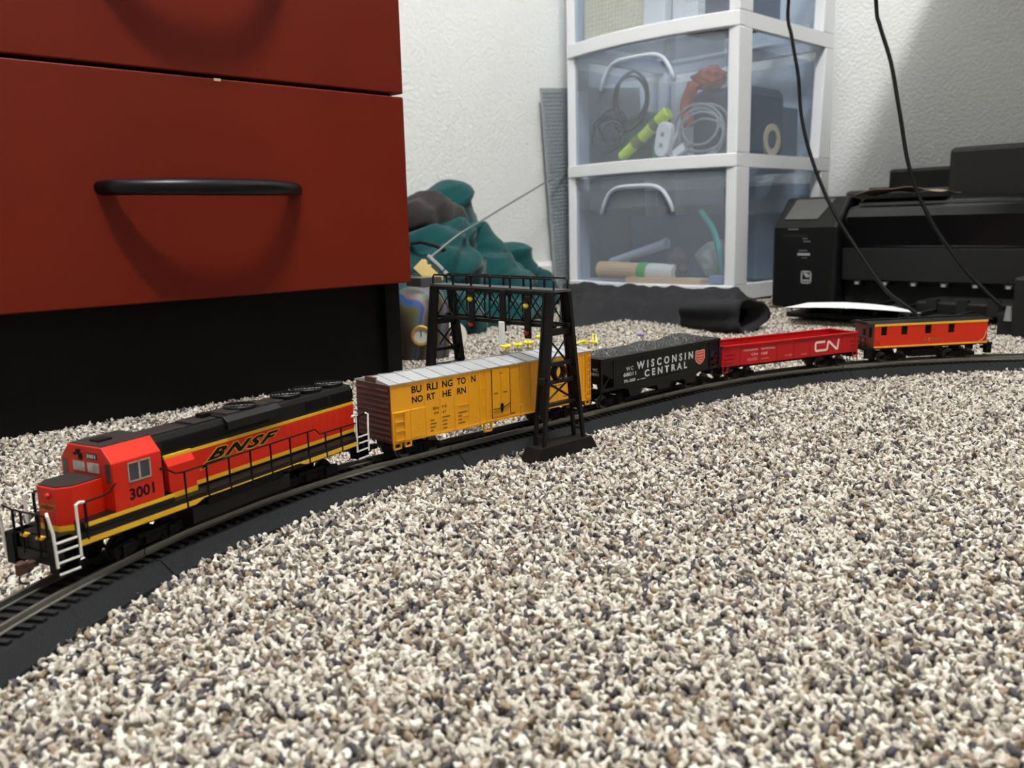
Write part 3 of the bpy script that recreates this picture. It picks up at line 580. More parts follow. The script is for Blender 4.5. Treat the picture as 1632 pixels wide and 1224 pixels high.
# ---------------------------------------------------------------- signal bridge over the track (millimetres)
GRZ = -.01; TW2 = 7.8; BW = 19
GB = thing('signal_bridge', 'black lattice signal bridge standing over the yellow boxcar', 'model signal bridge', (.4212, .3915, .001), GRZ)
M_gan = mat('gantry_black', (6, 6, 7), 0.55, vary=0.1, spec=0.3); M_deck = mat('deck_grey', (70, 70, 72), 0.7, vary=0.1)
SPAN = 118; ZT = 106
def w_(z): return BW - (BW - TW2) * (z - 6) / 100
def bar(m, a, b, r=.9): m.tube([a, b], r, 4)
for y0 in (0, SPAN):
    leg = MB(K).prism([(-31, -3), (31, -3), (25, 6.0), (-25, 6.0)], 1, y0 - 7, y0 + 7).build('foot', M_gan, GB, bevel=.4)
    for sx in (-1, 1):
        m = MB(K)
        for sy in (-1, 1): m.hexa([(sx * BW - 1.3, y0 + sy * 4.2 - .9, 6), (sx * BW + 1.3, y0 + sy * 4.2 - .9, 6), (sx * BW + 1.3, y0 + sy * 4.2 + .9, 6), (sx * BW - 1.3, y0 + sy * 4.2 + .9, 6),
                                   (sx * TW2 - 1.3, y0 + sy * 3.2 - .9, ZT), (sx * TW2 + 1.3, y0 + sy * 3.2 - .9, ZT), (sx * TW2 + 1.3, y0 + sy * 3.2 + .9, ZT), (sx * TW2 - 1.3, y0 + sy * 3.2 + .9, ZT)])
        for z in (12, 24): bar(m, (sx * w_(z), y0 - 4, z), (sx * w_(z), y0 + 4, z), .7)
        # solid web above the open bottom of the post
        w = w_
        m.hexa([(sx * w(26) - .6, y0 - 4, 26), (sx * w(26) + .6, y0 - 4, 26), (sx * w(26) + .6, y0 + 4, 26), (sx * w(26) - .6, y0 + 4, 26), (sx * w(ZT) - .6, y0 - 3, ZT), (sx * w(ZT) + .6, y0 - 3, ZT), (sx * w(ZT) + .6, y0 + 3, ZT), (sx * w(ZT) - .6, y0 + 3, ZT)])
        m.build('post', M_gan, GB)
    w = w_
    for za, zb in ((32, 49), (54, 78)):
        for sx in (-1, 1): m = MB(K); bar(m, (sx * w(za), y0, za), (-sx * w(zb), y0, zb), .8); m.build('brace', M_gan, GB)
    for z, th in ((32, 1.1), (47, 1.1), (59, 1.2), (80, 2.0)): m = MB(K); m.box(-w(z), w(z), y0 - 2, y0 + 2, z - th, z + th); m.build('cross_bar', M_gan, GB)
    if y0 == 0: m = MB(K); m.lathe([(4.2, -2.2), (5.6, -2.2), (5.6, 2.2), (4.2, 2.2), (4.2, -2.2)], (0, y0, 53), axis=1, n=18); m.build('ring', M_gan, GB)
    if y0 == 0: m = MB(K); m.box(-w(48) - 5, -w(48) + 2, -3.5, 1, 47, 51); m.build('relay_box', M_gan, GB, bevel=.3)
for sx in (-1, 1):
    for z in (ZT - 1, 84): m = MB(K); m.box(sx * 6.5 - 1.2, sx * 6.5 + 1.2, -4, SPAN + 4, z - 1.2, z + 1.2); m.build('chord', M_gan, GB)
    n = 6
    for i in range(n):
        a, b = SPAN * i / n, SPAN * (i + 1) / n
        m = MB(K); bar(m, (sx * 6.5, a, 84), (sx * 6.5, b, ZT), .6); m.build('brace', M_gan, GB)
        m = MB(K); bar(m, (sx * 6.5, b, 84), (sx * 6.5, a, ZT), .6); m.build('brace', M_gan, GB)
        m = MB(K); bar(m, (sx * 6.5, b, 84), (sx * 6.5, b, ZT), .8); m.build('brace', M_gan, GB)
    m = MB(K); m.tube([(sx * 6.5, -3, ZT), (sx * 6.5, -3, ZT + 7), (sx * 6.5, -1.5, ZT + 8.5), (sx * 6.5, SPAN + 1.5, ZT + 8.5), (sx * 6.5, SPAN + 3, ZT + 7), (sx * 6.5, SPAN + 3, ZT)], .65, 6); rl = m.build('railing', M_gan, GB)
    for y in (18, 38, 58, 78, 98): m = MB(K); m.tube([(sx * 6.5, y, ZT - 8), (sx * 6.5, y, ZT + 8.5)], .8, 6); m.lathe([(0, -1.2), (1.3, -.6), (1.3, .6), (0, 1.2)], (sx * 6.5, y, ZT + 8.5), n=8); m.build('railing_post', M_gan, rl)
for i in range(7): y = SPAN * i / 6; m = MB(K); bar(m, (-6.5, y, 84), (6.5, y, 84), .7); m.build('brace', M_gan, GB)
MB(K).box(-7.6, 7.6, -5, SPAN + 5, ZT, ZT + 1.6).build('deck', M_deck, GB)
M_ly = mat('signal_yellow', (225, 205, 40), 0.3, emit=0.0); M_lr = mat('signal_red', (170, 28, 40), 0.3)
for y, x, zt, white in ((74, -7.5, 105, 0), (42, -7.5, 106, 1), (18, -7.5, 103, 0)):
    m = MB(K); m.tube([(x, y, ZT), (x - 2, y, zt - 26)], .9, 6); m.box(x - 3.4, x - 1.4, y - 2.6, y + 2.6, zt - 28, zt); h = m.build('signal_head', M_gan, GB, bevel=.5)
    if white:
        MB(K).box(x - 4.6, x - 3.2, y - 2.7, y + 2.7, zt - 37, zt - 21).build('signal_back', mat('bright_metal', (240, 240, 238), 0.3, vary=0.02), h, bevel=.6)
    else:
        for z, mm in ((zt - 6, M_ly), (zt - 24, M_lr)):
            MB(K).box(x - 5.6, x - 3.2, y - 2.2, y + 2.2, z + 2.0, z + 2.5).build('lens_hood', M_gan, h)
            MB(K).lathe([(0, -2.6), (1.3, -2.2), (1.9, -1.0), (2.0, 0)], (x - 3.3, y, z), axis=0, n=12).build('lens', mm, h, smooth=True)

# ---------------------------------------------------------------- pixel of the photograph -> point on a plane
def at(px, py, axis, val):
    d = CF + CR * ((px - 816) / FPX) - CU * ((py - 612) / FPX); c = Vector((0, 0, CAM_H)); return c + d * ((val - c[axis]) / d[axis])

# ---------------------------------------------------------------- plastic drawer tower
TY0, TY1, TX0, TX1 = .862, 1.262, 1.395, 1.745
TW = thing('drawer_tower', 'white plastic drawer tower with clear drawers in the corner', 'drawer unit', (TX0, TY0, 0))
M_wp = mat('white_plastic', (232, 234, 238), 0.38, vary=0.02)
M_cl = clear_mat('clear_plastic', (196, 200, 206), 0.17, 0.22)
M_cl2 = clear_mat('clear_plastic_body', (190, 198, 206), 0.12, 0.3)
M_lip = clear_mat('milky_lip', (225, 232, 240), 0.62, 0.3)
HWY = (TY1 - TY0) / 2
def bow(v, d=.028): return -d * (1 - (2 * v - 1) ** 2)          # v 0..1 across the front
TL = [(.003, .030), (.240, .264), (.476, .502), (.712, .738)]    # shelf bands
def band(z0, z1, d, inset=0.0, th=.03, n=14):
    m = MB(); vs = []
    for i in range(n + 1):
        v = i / n; y = inset + (2 * HWY - 2 * inset) * v; x = bow(v, d)
        vs += [(x, y, z0), (x, y, z1), (x + th, y, z1), (x + th, y, z0)]
    fs = [(i * 4 + j, i * 4 + (j + 1) % 4, (i + 1) * 4 + (j + 1) % 4, (i + 1) * 4 + j) for i in range(n) for j in range(4)] + [(3, 2, 1, 0), (n * 4, n * 4 + 1, n * 4 + 2, n * 4 + 3)]
    return m.add(vs, fs)
DX = TX1 - TX0; DY = 2 * HWY
for i, (za, zb) in enumerate(TL):
    band(za, zb, .030, 0, .02).build('shelf_front', M_wp, TW, bevel=.002)
    for y0 in (0.0, DY - .012): MB().box(.0195, DX, y0, y0 + .012, za, zb).build('shelf_side', M_wp, TW)
    MB().box(DX - .015, DX, .012, DY - .012, za, zb).build('shelf_back', M_wp, TW)
    if i < 3:
        MB().box(.02, DX - .015, .01, DY - .01, zb - .008, zb - .004).build('shelf_panel', M_cl2 if i else M_wp, TW)
        for y0 in (0.0, DY - .022):
            p = MB(); p.box(0.0, .045, y0, y0 + .022, zb - .001, TL[i + 1][0] + .001); p.build('front_post', M_wp, TW, bevel=.003)
            p = MB(); p.hexa([(DX - .05, y0, zb - .001), (DX, y0, zb - .001), (DX, y0 + .022, zb - .001), (DX - .05, y0 + .022, zb - .001), (DX - .035, y0, TL[i + 1][0]), (DX, y0, TL[i + 1][0]), (DX, y0 + .022, TL[i + 1][0]), (DX - .035, y0 + .022, TL[i + 1][0])]); p.build('rear_post', M_wp, TW, bevel=.003)
        z0, z1 = zb + .001, TL[i + 1][0] - .004
        dr = band(z0, z1, .027, .024, .004).build('drawer', M_cl, TW, smooth=False); dr['label'] = 'clear plastic drawer'
        MB().box(.006, DX - .03, .026, .029, z0, z1 - .02).build('drawer_wall', M_cl2, dr); MB().box(.006, DX - .03, DY - .029, DY - .026, z0, z1 - .02).build('drawer_wall', M_cl2, dr)
        MB().box(DX - .033, DX - .03, .026, DY - .026, z0, z1 - .02).build('drawer_wall', M_cl2, dr)
        band(z0 + .145, z1, .020, .03, .003).build('drawer_lip', M_lip if 0 else M_cl2, dr)
        # moulded arch of the handle
        pts = []
        for q in hrange(-1, 1, 25):
            y = HWY + .002 - q * .086; zz = z0 + .140 + .050 * (1 - abs(q) ** 5) - .006; v = y / DY
            pts.append((bow(v, .027) - .003, y, zz))
        MB().tube(pts, .0040, 8).build('handle', M_lip, dr, smooth=True)
TWx = TX0
def on_front(px, py, x): return at(px, py, 0, x)
# ---- things in the middle drawer
M_hl = mat('highlighter_yellow', (214, 240, 40), 0.4, vary=0.03); M_wc = mat('white_cable_plastic', (236, 236, 234), 0.4, vary=0.02); M_gc = mat('grey_cable', (158, 164, 168), 0.5); M_bc = mat('black_cable', (14, 15, 17), 0.5)
z2 = TL[1][1]
a, b = on_front(990, 252, 1.405), on_front(1066, 178, 1.405)
a.z = max(a.z, z2 + .008)
t = thing('highlighter', 'fluorescent yellow highlighter pen leaning in the clear middle drawer', 'highlighter', a)
d = b - a
MB().tube([d * 0, d * .03, d * .62, d * .66, d * .98, d * 1.0], [.007, .0105, .011, .0122, .0122, .009], 14).build('barrel', M_hl, t, smooth=False)
for f0, f1 in ((.30, .45), (.68, .80)): MB().tube([d * f0, d * f1], .0124, 14).build('printed_band', mat('olive_print', (120, 130, 40), 0.5), t)
def coil(name, label, m, c, R, r, turns, ax, seed, cat='cable', nm2='cable_coil'):
    rr = random.Random(seed); pts = []
    n = int(turns * 26)
    for i in range(n + 1):
        q = 2 * PI * i / 26; k = 1 + .16 * math.sin(q * .37 + seed) + rr.uniform(-.01, .01)
        pts.append((ax[2] * math.sin(q * .53 + seed) , R * k * math.cos(q + ax[0]) , R * ax[1] * k * math.sin(q + ax[0]) + .012 * math.sin(q * .21)))
    o = MB().tube(pts, r, 6).build(nm2, m, None, smooth=True); o.location = c; mz = min(p[2] for p in pts)
    return tag(o, label, cat)
p = on_front(1118, 210, 1.43); coil('c', 'coiled grey cable in the clear middle drawer beside the white plugs', M_gc, p, .050, .0024, 4.6, (.2, .8, .012), 3)
p = on_front(950, 215, 1.43); coil('c', 'tangled thin black cable beside the green cloth in the drawer', M_bc, Vector((p.x + .012, min(p.y, 1.186), p.z + .006)), .036, .0022, 4.3, (.7, .75, .012), 5)
p = on_front(1005, 165, 1.46); coil('c', 'looped black cord lying over the green cloth in the drawer', M_bc, p, .042, .0032, 2.6, (1.9, 1.15, .012), 9)
def blob(name, label, cat, m, c, r, seed, amp=.25, fr=3.0, sub=4, kind=None):
    me = bpy.data.meshes.new(name); bm = bmesh.new(); bmesh.ops.create_icosphere(bm, subdivisions=sub, radius=1); rr = random.Random(seed)
    from mathutils import noise
    off = Vector((rr.uniform(0, 50), rr.uniform(0, 50), rr.uniform(0, 50)))
    for v in bm.verts:
        n = noise.noise(v.co * fr + off) + .5 * noise.noise(v.co * fr * 2.2 + off); v.co = v.co * (1 + amp * n); v.co = Vector((v.co.x * r[0], v.co.y * r[1], v.co.z * r[2]))
    bm.to_mesh(me); bm.free(); me.materials.append(m)
    for p in me.polygons: p.use_smooth = True
    o = bpy.data.objects.new(name, me); COL.objects.link(o); o.location = c
    return tag(o, label, cat)
p = on_front(1000, 190, 1.53); blob('green_cloth', 'crumpled dark green cloth in the clear middle drawer', 'cloth', mat('green_cloth', (58, 120, 72), 0.9, vary=0.3, vscale=40, bump=.6, bscale=300), (1.52, min(p.y, 1.158), z2 + .058), (.045, .066, .048), 4, .12)
# orange and blue toys
p = on_front(1105, 95, 1.45)
t = thing('toy_boat', 'orange and blue plastic toy behind the grey cable in the drawer', 'toy', (1.56, p.y - .02, z2 + .001))
MB().box(-.07, .07, -.075, .055, .0, .13).build('hull', mat('toy_blue', (38, 54, 78), 0.5, vary=0.3, vscale=30), t, bevel=.02, seg=3)
blob('cabin', None, None, mat('toy_orange', (214, 92, 50), 0.5, vary=0.3, vscale=50), (-.055, .02, .150), (.02, .035, .02), 2, .35, 3).parent = t
m = MB(); m.tube(spline([(-.085, .035, .14), (-.095, .045, .10), (-.095, .04, .06)], 6), .012, 8); m.build('strap', mat('toy_orange', 0), t, smooth=True)
# white plugs
p = on_front(1052, 230, 1.392)
t = thing('charger', 'white oval charging adapter standing beside the highlighter in the drawer', 'charger', (p.x + .006, p.y, z2 + .002)); t.rotation_euler = (.18, 0, 0)
MB().prism([(.017 * math.copysign(abs(math.cos(q)) ** .8, math.cos(q)), .033 + .032 * math.copysign(abs(math.sin(q)) ** .6, math.sin(q))) for q in hrange(0, 2 * PI, 25)[:-1]], 0, -.009, .009).build('case', M_wc, t, bevel=.004, seg=3)
for z in (.042, .022): MB().box(-.0095, -.0085, -.004, .004, z - .004, z + .004).build('socket', mat('socket_grey', (150, 155, 160), 0.5), t)
p = on_front(1085, 232, 1.395)
t = thing('usb_plug', 'white cable plug lying under the grey cable coil in the drawer', 'plug', (p.x, p.y, z2 + .012)); t.rotation_euler = (-.5, 0, 0)
MB().box(-.006, .006, -.012, .016, -.006, .008).build('grip', M_wc, t, bevel=.002); MB().box(-.004, .004, -.026, -.012, -.003, .005).build('contact', M_silver, t)
m = MB(); m.tube(spline([(0, .016, 0), (.01, .03, .01), (.02, .02, .03), (.03, 0, .05)], 6), .0024, 6); m.build('cord', M_wc, t)
p = on_front(1030, 245, 1.40); t = blob('green_bead', 'small bright green plastic lump beneath the white charger', 'toy', mat('bright_green', (52, 170, 96), 0.4), (p.x + .03, p.y - .006, z2 + .018), (.012, .012, .022), 8, .2, 2, 3)
p = at(1228, 210, 1, .90); o = MB().lathe([(.018, -.010), (.030, -.010), (.030, .010), (.018, .010), (.018, -.010)], (0, 0, 0), axis=1, n=24).build('tape_roll', mat('beige_tape', (206, 186, 152), 0.6), None); o.location = (p.x, .905, z2 + .032); tag(o, 'beige tape roll standing before the dusty blue box in the drawer', 'tape')
o = MB().box(-.04, .04, -.02, .02, 0, .10).build('blue_box', mat('dusty_blue', (70, 84, 104), 0.6, vary=.2), None, bevel=.004); o.location = (1.66, .93, z2); tag(o, 'dusty blue box at the back of the middle drawer', 'box')
# ---- top drawer
z3 = TL[2][1]
t = thing('toy_baseplate', 'cream studded toy baseplate standing in the top drawer', 'toy plate', (1.398, 1.148, z3 + .0015)); 
MB().box(0, .004, -.085, .066, 0, .16).build('plate', mat('cream_plastic', (236, 228, 196), 0.4, vary=.03), t)
m = MB()
for i in range(18):
    for j in range(19): m.lathe([(.0028, -.0018), (.0028, 0)], (0, -.0805 + .0083 * i, .005 + .0083 * j), axis=0, n=8)
o = m.build('studs', mat('cream_plastic', 0), t); o['kind'] = 'stuff'
o = MB().box(0, .05, -.024, .024, 0, .17).build('white_box', M_wc, None, bevel=.003); o.location = (1.3845, 1.036, z3); tag(o, 'plain white box beside the cream baseplate in the top drawer', 'box')
t = thing('toy_brick_tower', 'small white stacked toy bricks in the top drawer', 'toy bricks', (1.396, .962, z3))
for k in range(6): MB().box(0, .024, -.014, .014, k * .0145, k * .0145 + .014).build('brick', M_wc, t, bevel=.0006)
MB().box(0, .018, .015, .04, 0, .10).build('panel', M_wc, t, bevel=.001)
o = MB().box(0, .10, -.15, .0, 0, .165).build('navy_box', mat('navy_board', (52, 70, 96), 0.6, vary=.15, vscale=20), None, bevel=.003); o.location = (1.50, 1.05, z3); tag(o, 'dark navy box at the back of the top drawer', 'box')
# ---- bottom drawer
z1 = TL[0][1]
M_beige = mat('raw_wood', (222, 186, 142), 0.6, vary=.08, vscale=30)
a, b = on_front(950, 432, 1.405), on_front(1068, 425, 1.405)
t = thing('wrapped_roll', 'beige roll with a green band and white label in the bottom drawer', 'roll', (1.42, b.y, z1 + .018)); d = Vector((0, a.y - b.y, .004))
MB().tube([d * 0, d * 1], .017, 16).build('tube', M_beige, t, smooth=False); MB().tube([d * .33, d * .44], .0182, 16).build('green_band', mat('band_green', (74, 178, 96), 0.5), t); MB().tube([d * -.02, d * .31], .0178, 16).build('label', mat('paper_label', (232, 230, 224), 0.6), t)
a, b = on_front(975, 418, 1.43), on_front(1062, 388, 1.43)
t = thing('clear_tube', 'pale translucent tube lying across the beige roll', 'tube', b); d = a - b
MB().tube([d * 0, d * 1], .009, 14).build('tube', mat('pale_lilac', (176, 186, 206), 0.3), t, smooth=False); MB().lathe([(.0, -.002), (.011, -.002), (.011, .002), (0, .002)], (0, 0, 0), axis=1, n=14).build('cap', mat('pale_lilac', 0), t)
o = MB().box(0, .05, -.075, .095, 0, .010).build('wooden_board', M_beige, None, bevel=.001); o.location = (1.385, 1.005, z1); o.rotation_euler = (0, 0, .04); tag(o, 'flat pale wooden board on the bottom drawer floor', 'board')
o = MB().box(0, .05, -.022, .022, 0, .016).build('blue_block', mat('lilac_blue', (140, 152, 190), 0.5), None, bevel=.002); o.location = (1.41, .904, z1); tag(o, 'small lilac blue block at the end of the wooden board', 'block')
t = thing('folded_bag', 'pale grey green folded bag with a teal strap in the bottom drawer', 'bag', (1.46, .945, z1))
b2 = blob('bag_body', None, None, mat('pale_sage', (176, 188, 180), 0.7, vary=.06, vscale=20), (.02, .006, .044), (.035, .042, .036), 12, .18, 1.6); b2.parent = t
m = MB(); m.tube(spline([(-.035, .012, .135), (-.03, -.014, .10), (-.036, -.032, .06), (-.03, -.038, .02)], 6), .006, 4); m.build('strap', mat('teal_strap', (40, 170, 160), 0.5), t)
blob('dark_brush', 'dark brown bristly lump between the roll and the pale bag', 'brush', mat('brown_grey', (104, 96, 96), 0.9, vary=.4, vscale=200), (1.43, 1.010, z1 + .034), (.016, .022, .030), 21, .35, 4)
o = MB().box(0, .10, -.15, .16, 0, .13).build('slate_box', mat('slate_blue_card', (86, 104, 122), 0.7, vary=.2, vscale=14), None, bevel=.004); o.location = (1.55, 1.06, z1); tag(o, 'slate blue cardboard box at the back of the bottom drawer', 'box')

# ---------------------------------------------------------------- grey studded baseplate leaning on the wall
bp = thing('grey_baseplate', 'grey studded toy baseplate leaning on the wall behind the drawer tower', 'toy plate', (1.408, 1.311, .002)); bp.rotation_euler = (0, -.085, 0)
M_gp = mat('grey_plastic', (150, 158, 162), 0.42, vary=.03)
MB().box(0, .33, 0, .006, 0, .424).build('plate', M_gp, bp, bevel=.0008)
m = MB()
for i in range(18):
    for j in range(52): m.lathe([(.0025, -.0018), (.0025, 0)], (.006 + .008 * i, 0, .007 + .008 * j), axis=1, n=8)
o = m.build('studs', M_gp, bp); o['kind'] = 'stuff'

# ---------------------------------------------------------------- desk above the printer (out of the picture, its shadow falls on the wall)
dk = thing('desk', 'black desk top fixed to the wall above the printer', 'desk', (1.5, -.1, 0))
MB().box(-.28, .298, -.70, .718, .715, .745).build('top', M_blackwood, dk, bevel=.003); MB().box(-.26, .296, -.70, -.67, FZ, .715).build('leg_panel', M_blackwood, dk)
MB().box(.05, .298, .50, .52, .60, .715).build('wall_bracket', M_blackwood, dk)
# ---------------------------------------------------------------- printer
PR = thing('printer', 'glossy black inkjet printer standing on the carpet below the cords', 'printer', (1.36, .40, -.002))
M_pg = mat('printer_gloss_black', (8, 8, 9), 0.22, vary=.05, spec=.35); M_pm = mat('printer_matte_black', (11, 11, 12), 0.5, vary=.08, bump=.15, bscale=900); M_pd = mat('printer_dark', (6, 6, 7), 0.7)
M_pm2 = mat('printer_satin', (11, 11, 12), 0.55, vary=.05, spec=.25)
def PB(x0, x1, y0, y1, z0, z1): return MB().box(x0, x1, y0 - .40, y1 - .40, z0, z1)
YL, YR, YM = .768, .255, .655
PB(.035, .37, YR, YL - .004, .0, .150).build('lower_case', M_pm, PR, bevel=.006)
MB().prism([(.0, .004), (.10, .004), (.10, .178), (.058, .184), (.045, .183), (.006, .143), (.0, .135)], 1, YM - .40, YL - .40).build('control_tower', M_pm2, PR, bevel=.006, seg=3)
MB().prism([(.012, .100), (.035, .100), (.20, .150), (.20, .165), (.05, .168), (.030, .166), (.016, .150)], 1, YR - .40, YM - .402).build('front_cover', M_pg, PR, bevel=.006, seg=3)
PB(.014, .04, YR, YM - .002, .050, .102).build('front_panel', M_pm, PR, bevel=.002)
MB().prism([(.05, .160), (.36, .160), (.36, .176), (.07, .178), (.052, .172)], 1, YR - .40, YM - .406).build('scanner_lid', M_pg, PR, bevel=.004)
# screen
p0, p1 = Vector((.0065, 0, .1445)), Vector((.0445, 0, .1815)); nrm = Vector((p0.z - p1.z, 0, p1.x - p0.x)).normalized() * .0012
q = []
for f, y in ((.08, .752), (.08, .694), (.95, .680), (.95, .748)): r = p0.lerp(p1, f) + nrm; q.append((r.x, y - .40, r.z))
q2 = [(a - nrm.x * 2, b, c - nrm.z * 2) for a, b, c in q]
MB().hexa(q2 + q).build('screen', mat('screen_grey', (66, 68, 70), 0.35, vary=.15, vscale=20, rgb2=(78, 77, 75)), PR)
def badge(y0, y1, z0, z1, m, nm='badge', x=-.0006): return PB(x, .002, y0, y1, z0, z1).build(nm, m, PR)
M_bd = mat('badge_grey', (150, 152, 152), 0.5); M_bd2 = mat('badge_dim', (86, 88, 92), 0.5)
badge(.722, .740, .131, .1335, M_bd2); badge(.705, .714, .116, .118, M_bd2); badge(.700, .712, .111, .1135, M_bd2); badge(.705, .720, .096, .0985, M_bd2); badge(.700, .722, .0895, .0935, M_bd); badge(.705, .714, .085, .0865, M_bd2)
PB(-.0004, .002, .705, .750, .1195, .1235).build('card_slot', M_pd, PR)
m = PB(-.0008, .002, .696, .7145, .0435, .046); m.box(-.0008, .002, .296, .3145, .062, .0645); m.box(-.0008, .002, .296, .2985, .0435, .0645); m.box(-.0008, .002, .312, .3145, .0435, .0645); m.box(-.0008, .002, .300, .311, .0475, .0505)
m.prism([(.300, .054), (.305, .054), (.311, .0605), (.306, .0615), (.300, .0585)], 0, -.0008, .002); m.build('energy_badge', M_bd, PR)
# output slot with rollers
PB(.030, .05, YR + .02, YM - .004, .010, .050).build('output_slot', M_pd, PR)
PB(.004, .035, YR + .0, YR + .03, .0, .102).build('slot_cheek', M_pm, PR, bevel=.003)
for k in range(8):
    y = YM - .03 - k * .044; r = PB(.012, .034, y - .006, y + .006, .044, .050).build('star_wheel', M_pm, PR, bevel=.001); PB(.0115, .014, y - .003, y + .003, .0445, .0485).build('wheel_tip', M_bd, r)
# output and paper trays reach forward over the carpet
PB(-.155, .05, .405, .655, .006, .014).build('output_tray', M_pm, PR, bevel=.002)
for y in (.42, .47, .52, .57, .62): PB(-.15, .04, y, y + .006, .014, .020).build('tray_rib', M_pm, PR)
PB(-.07, .03, .33, .50, .012, .030).build('paper_guide', M_pm, PR, bevel=.003)
for y in (.35, .39, .43, .47): PB(-.074, -.06, y, y + .014, .014, .034).build('guide_tooth', M_pd, PR)
PB(-.07, -.05, .30, .34, .006, .04).build('guide_stop', M_pm, PR, bevel=.003)
# rear feeder blocks
a = on_front(1355, 305, 1.52); b = on_front(1420, 270, 1.60); c = on_front(1515, 235, 1.50)
PB(.14, .30, .38, a.y, .165, a.z + .002).build('rear_feeder', M_pm, PR, bevel=.006)
PB(.23, .33, .38, b.y, .17, b.z + .002).build('paper_support', M_pm, PR, bevel=.006)
PB(.135, .335, YR, c.y, .165, c.z + .002).build('duplex_unit', M_pm, PR, bevel=.008, seg=3)
PB(.22, .26, b.y, b.y + .03, .193, .200).build('hinge_arm', M_pm, PR, bevel=.002)
# brown paper on the lid
def brown(u, v):
    y = .655 - u * .14; x = 1.405 + v * .08; return (x, y, .1815 + .009 * math.sin(u * PI) * (1 - .5 * v) + .003 * math.sin(u * 7 + v * 3) ** 2)
o = MB().grid(20, 10, brown).build('brown_paper', mat('kraft_paper', (150, 128, 106), 0.8, vary=.1), None, smooth=True); o.modifiers.new('s', 'SOLIDIFY').thickness = .0006; tag(o, 'curled brown kraft paper lying on the printer lid', 'paper')
# white sheet on the output tray
A = on_front(1252, 491, 1.13); 
pc = [at(1250, 490, 2, .024), at(1468, 499, 2, .024), at(1425, 486, 2, .020), at(1288, 480, 2, .022)]
def sheet(u, v):
    p = (pc[0] * (1 - u) + pc[1] * u) * (1 - v) + (pc[3] * (1 - u) + pc[2] * u) * v
    return (p.x, p.y, p.z + .003 * math.sin(PI * u) - .002 * v)
o = MB().grid(16, 8, sheet).build('paper_sheet', mat('white_paper', (246, 247, 250), 0.7, vary=.01), None, smooth=True); o.modifiers.new('s', 'SOLIDIFY').thickness = .0005; tag(o, 'white printed sheet curling off the printer output tray', 'paper')
# ---------------------------------------------------------------- cords and adapter
M_cord = mat('cord_black', (6, 6, 6), 0.6, spec=.2, vary=.1)
def cord(label, pts, r):
    o = MB().tube(spline(pts, 8), r, 8).build('hanging_cable', M_cord, None, smooth=True); return tag(o, label, 'cord')
P = lambda px, py, x: at(px, py, 0, x)
c1 = [(1.235, .600, .7485), (1.214, .612, .7485), (1.211, .625, .735), (1.211, .645, .62)] + [tuple(P(*q)) for q in ((1257, 0, 1.21), (1262, 60, 1.21), (1272, 120, 1.21), (1278, 190, 1.205), (1296, 260, 1.20), (1326, 332, 1.195), (1368, 400, 1.185), (1412, 462, 1.175), (1458, 498, 1.165))] + [(1.15, .425, .004), (1.14, .38, .003)]
cord('thin black cord hanging from the desk down to the white paper sheet', c1, .0026)
c2 = [(1.24, .585, .7485), (1.217, .583, .7485), (1.211, .580, .735), (1.211, .560, .60)] + [tuple(P(*q)) for q in ((1396, 0, 1.21), (1402, 40, 1.21), (1420, 100, 1.21), (1434, 180, 1.205), (1450, 270, 1.20), (1480, 345, 1.20), (1530, 420, 1.20), (1575, 468, 1.20), (1602, 492, 1.20))]
cord('thin black cord hanging from the desk to the adapter box', c2, .0026)
e = P(1602, 492, 1.20)
t = thing('power_adapter', 'black power adapter box at the end of the hanging cord', 'adapter', (1.215, .335, -.003))
MB().box(-.02, .03, -.06, .012, 0, .075).build('case', M_pm, t, bevel=.004)
MB().lathe([(.0028, .018), (.004, .010), (.005, 0)], (e.x - 1.215, e.y - .335 - .004, e.z - .012), axis=2, n=10).build('strain_relief', mat('strain_grey', (128, 128, 128), 0.4), t)
MB().box(-.014, .012, .008, .03, 0, .030).build('plug', M_pm, t, bevel=.003)

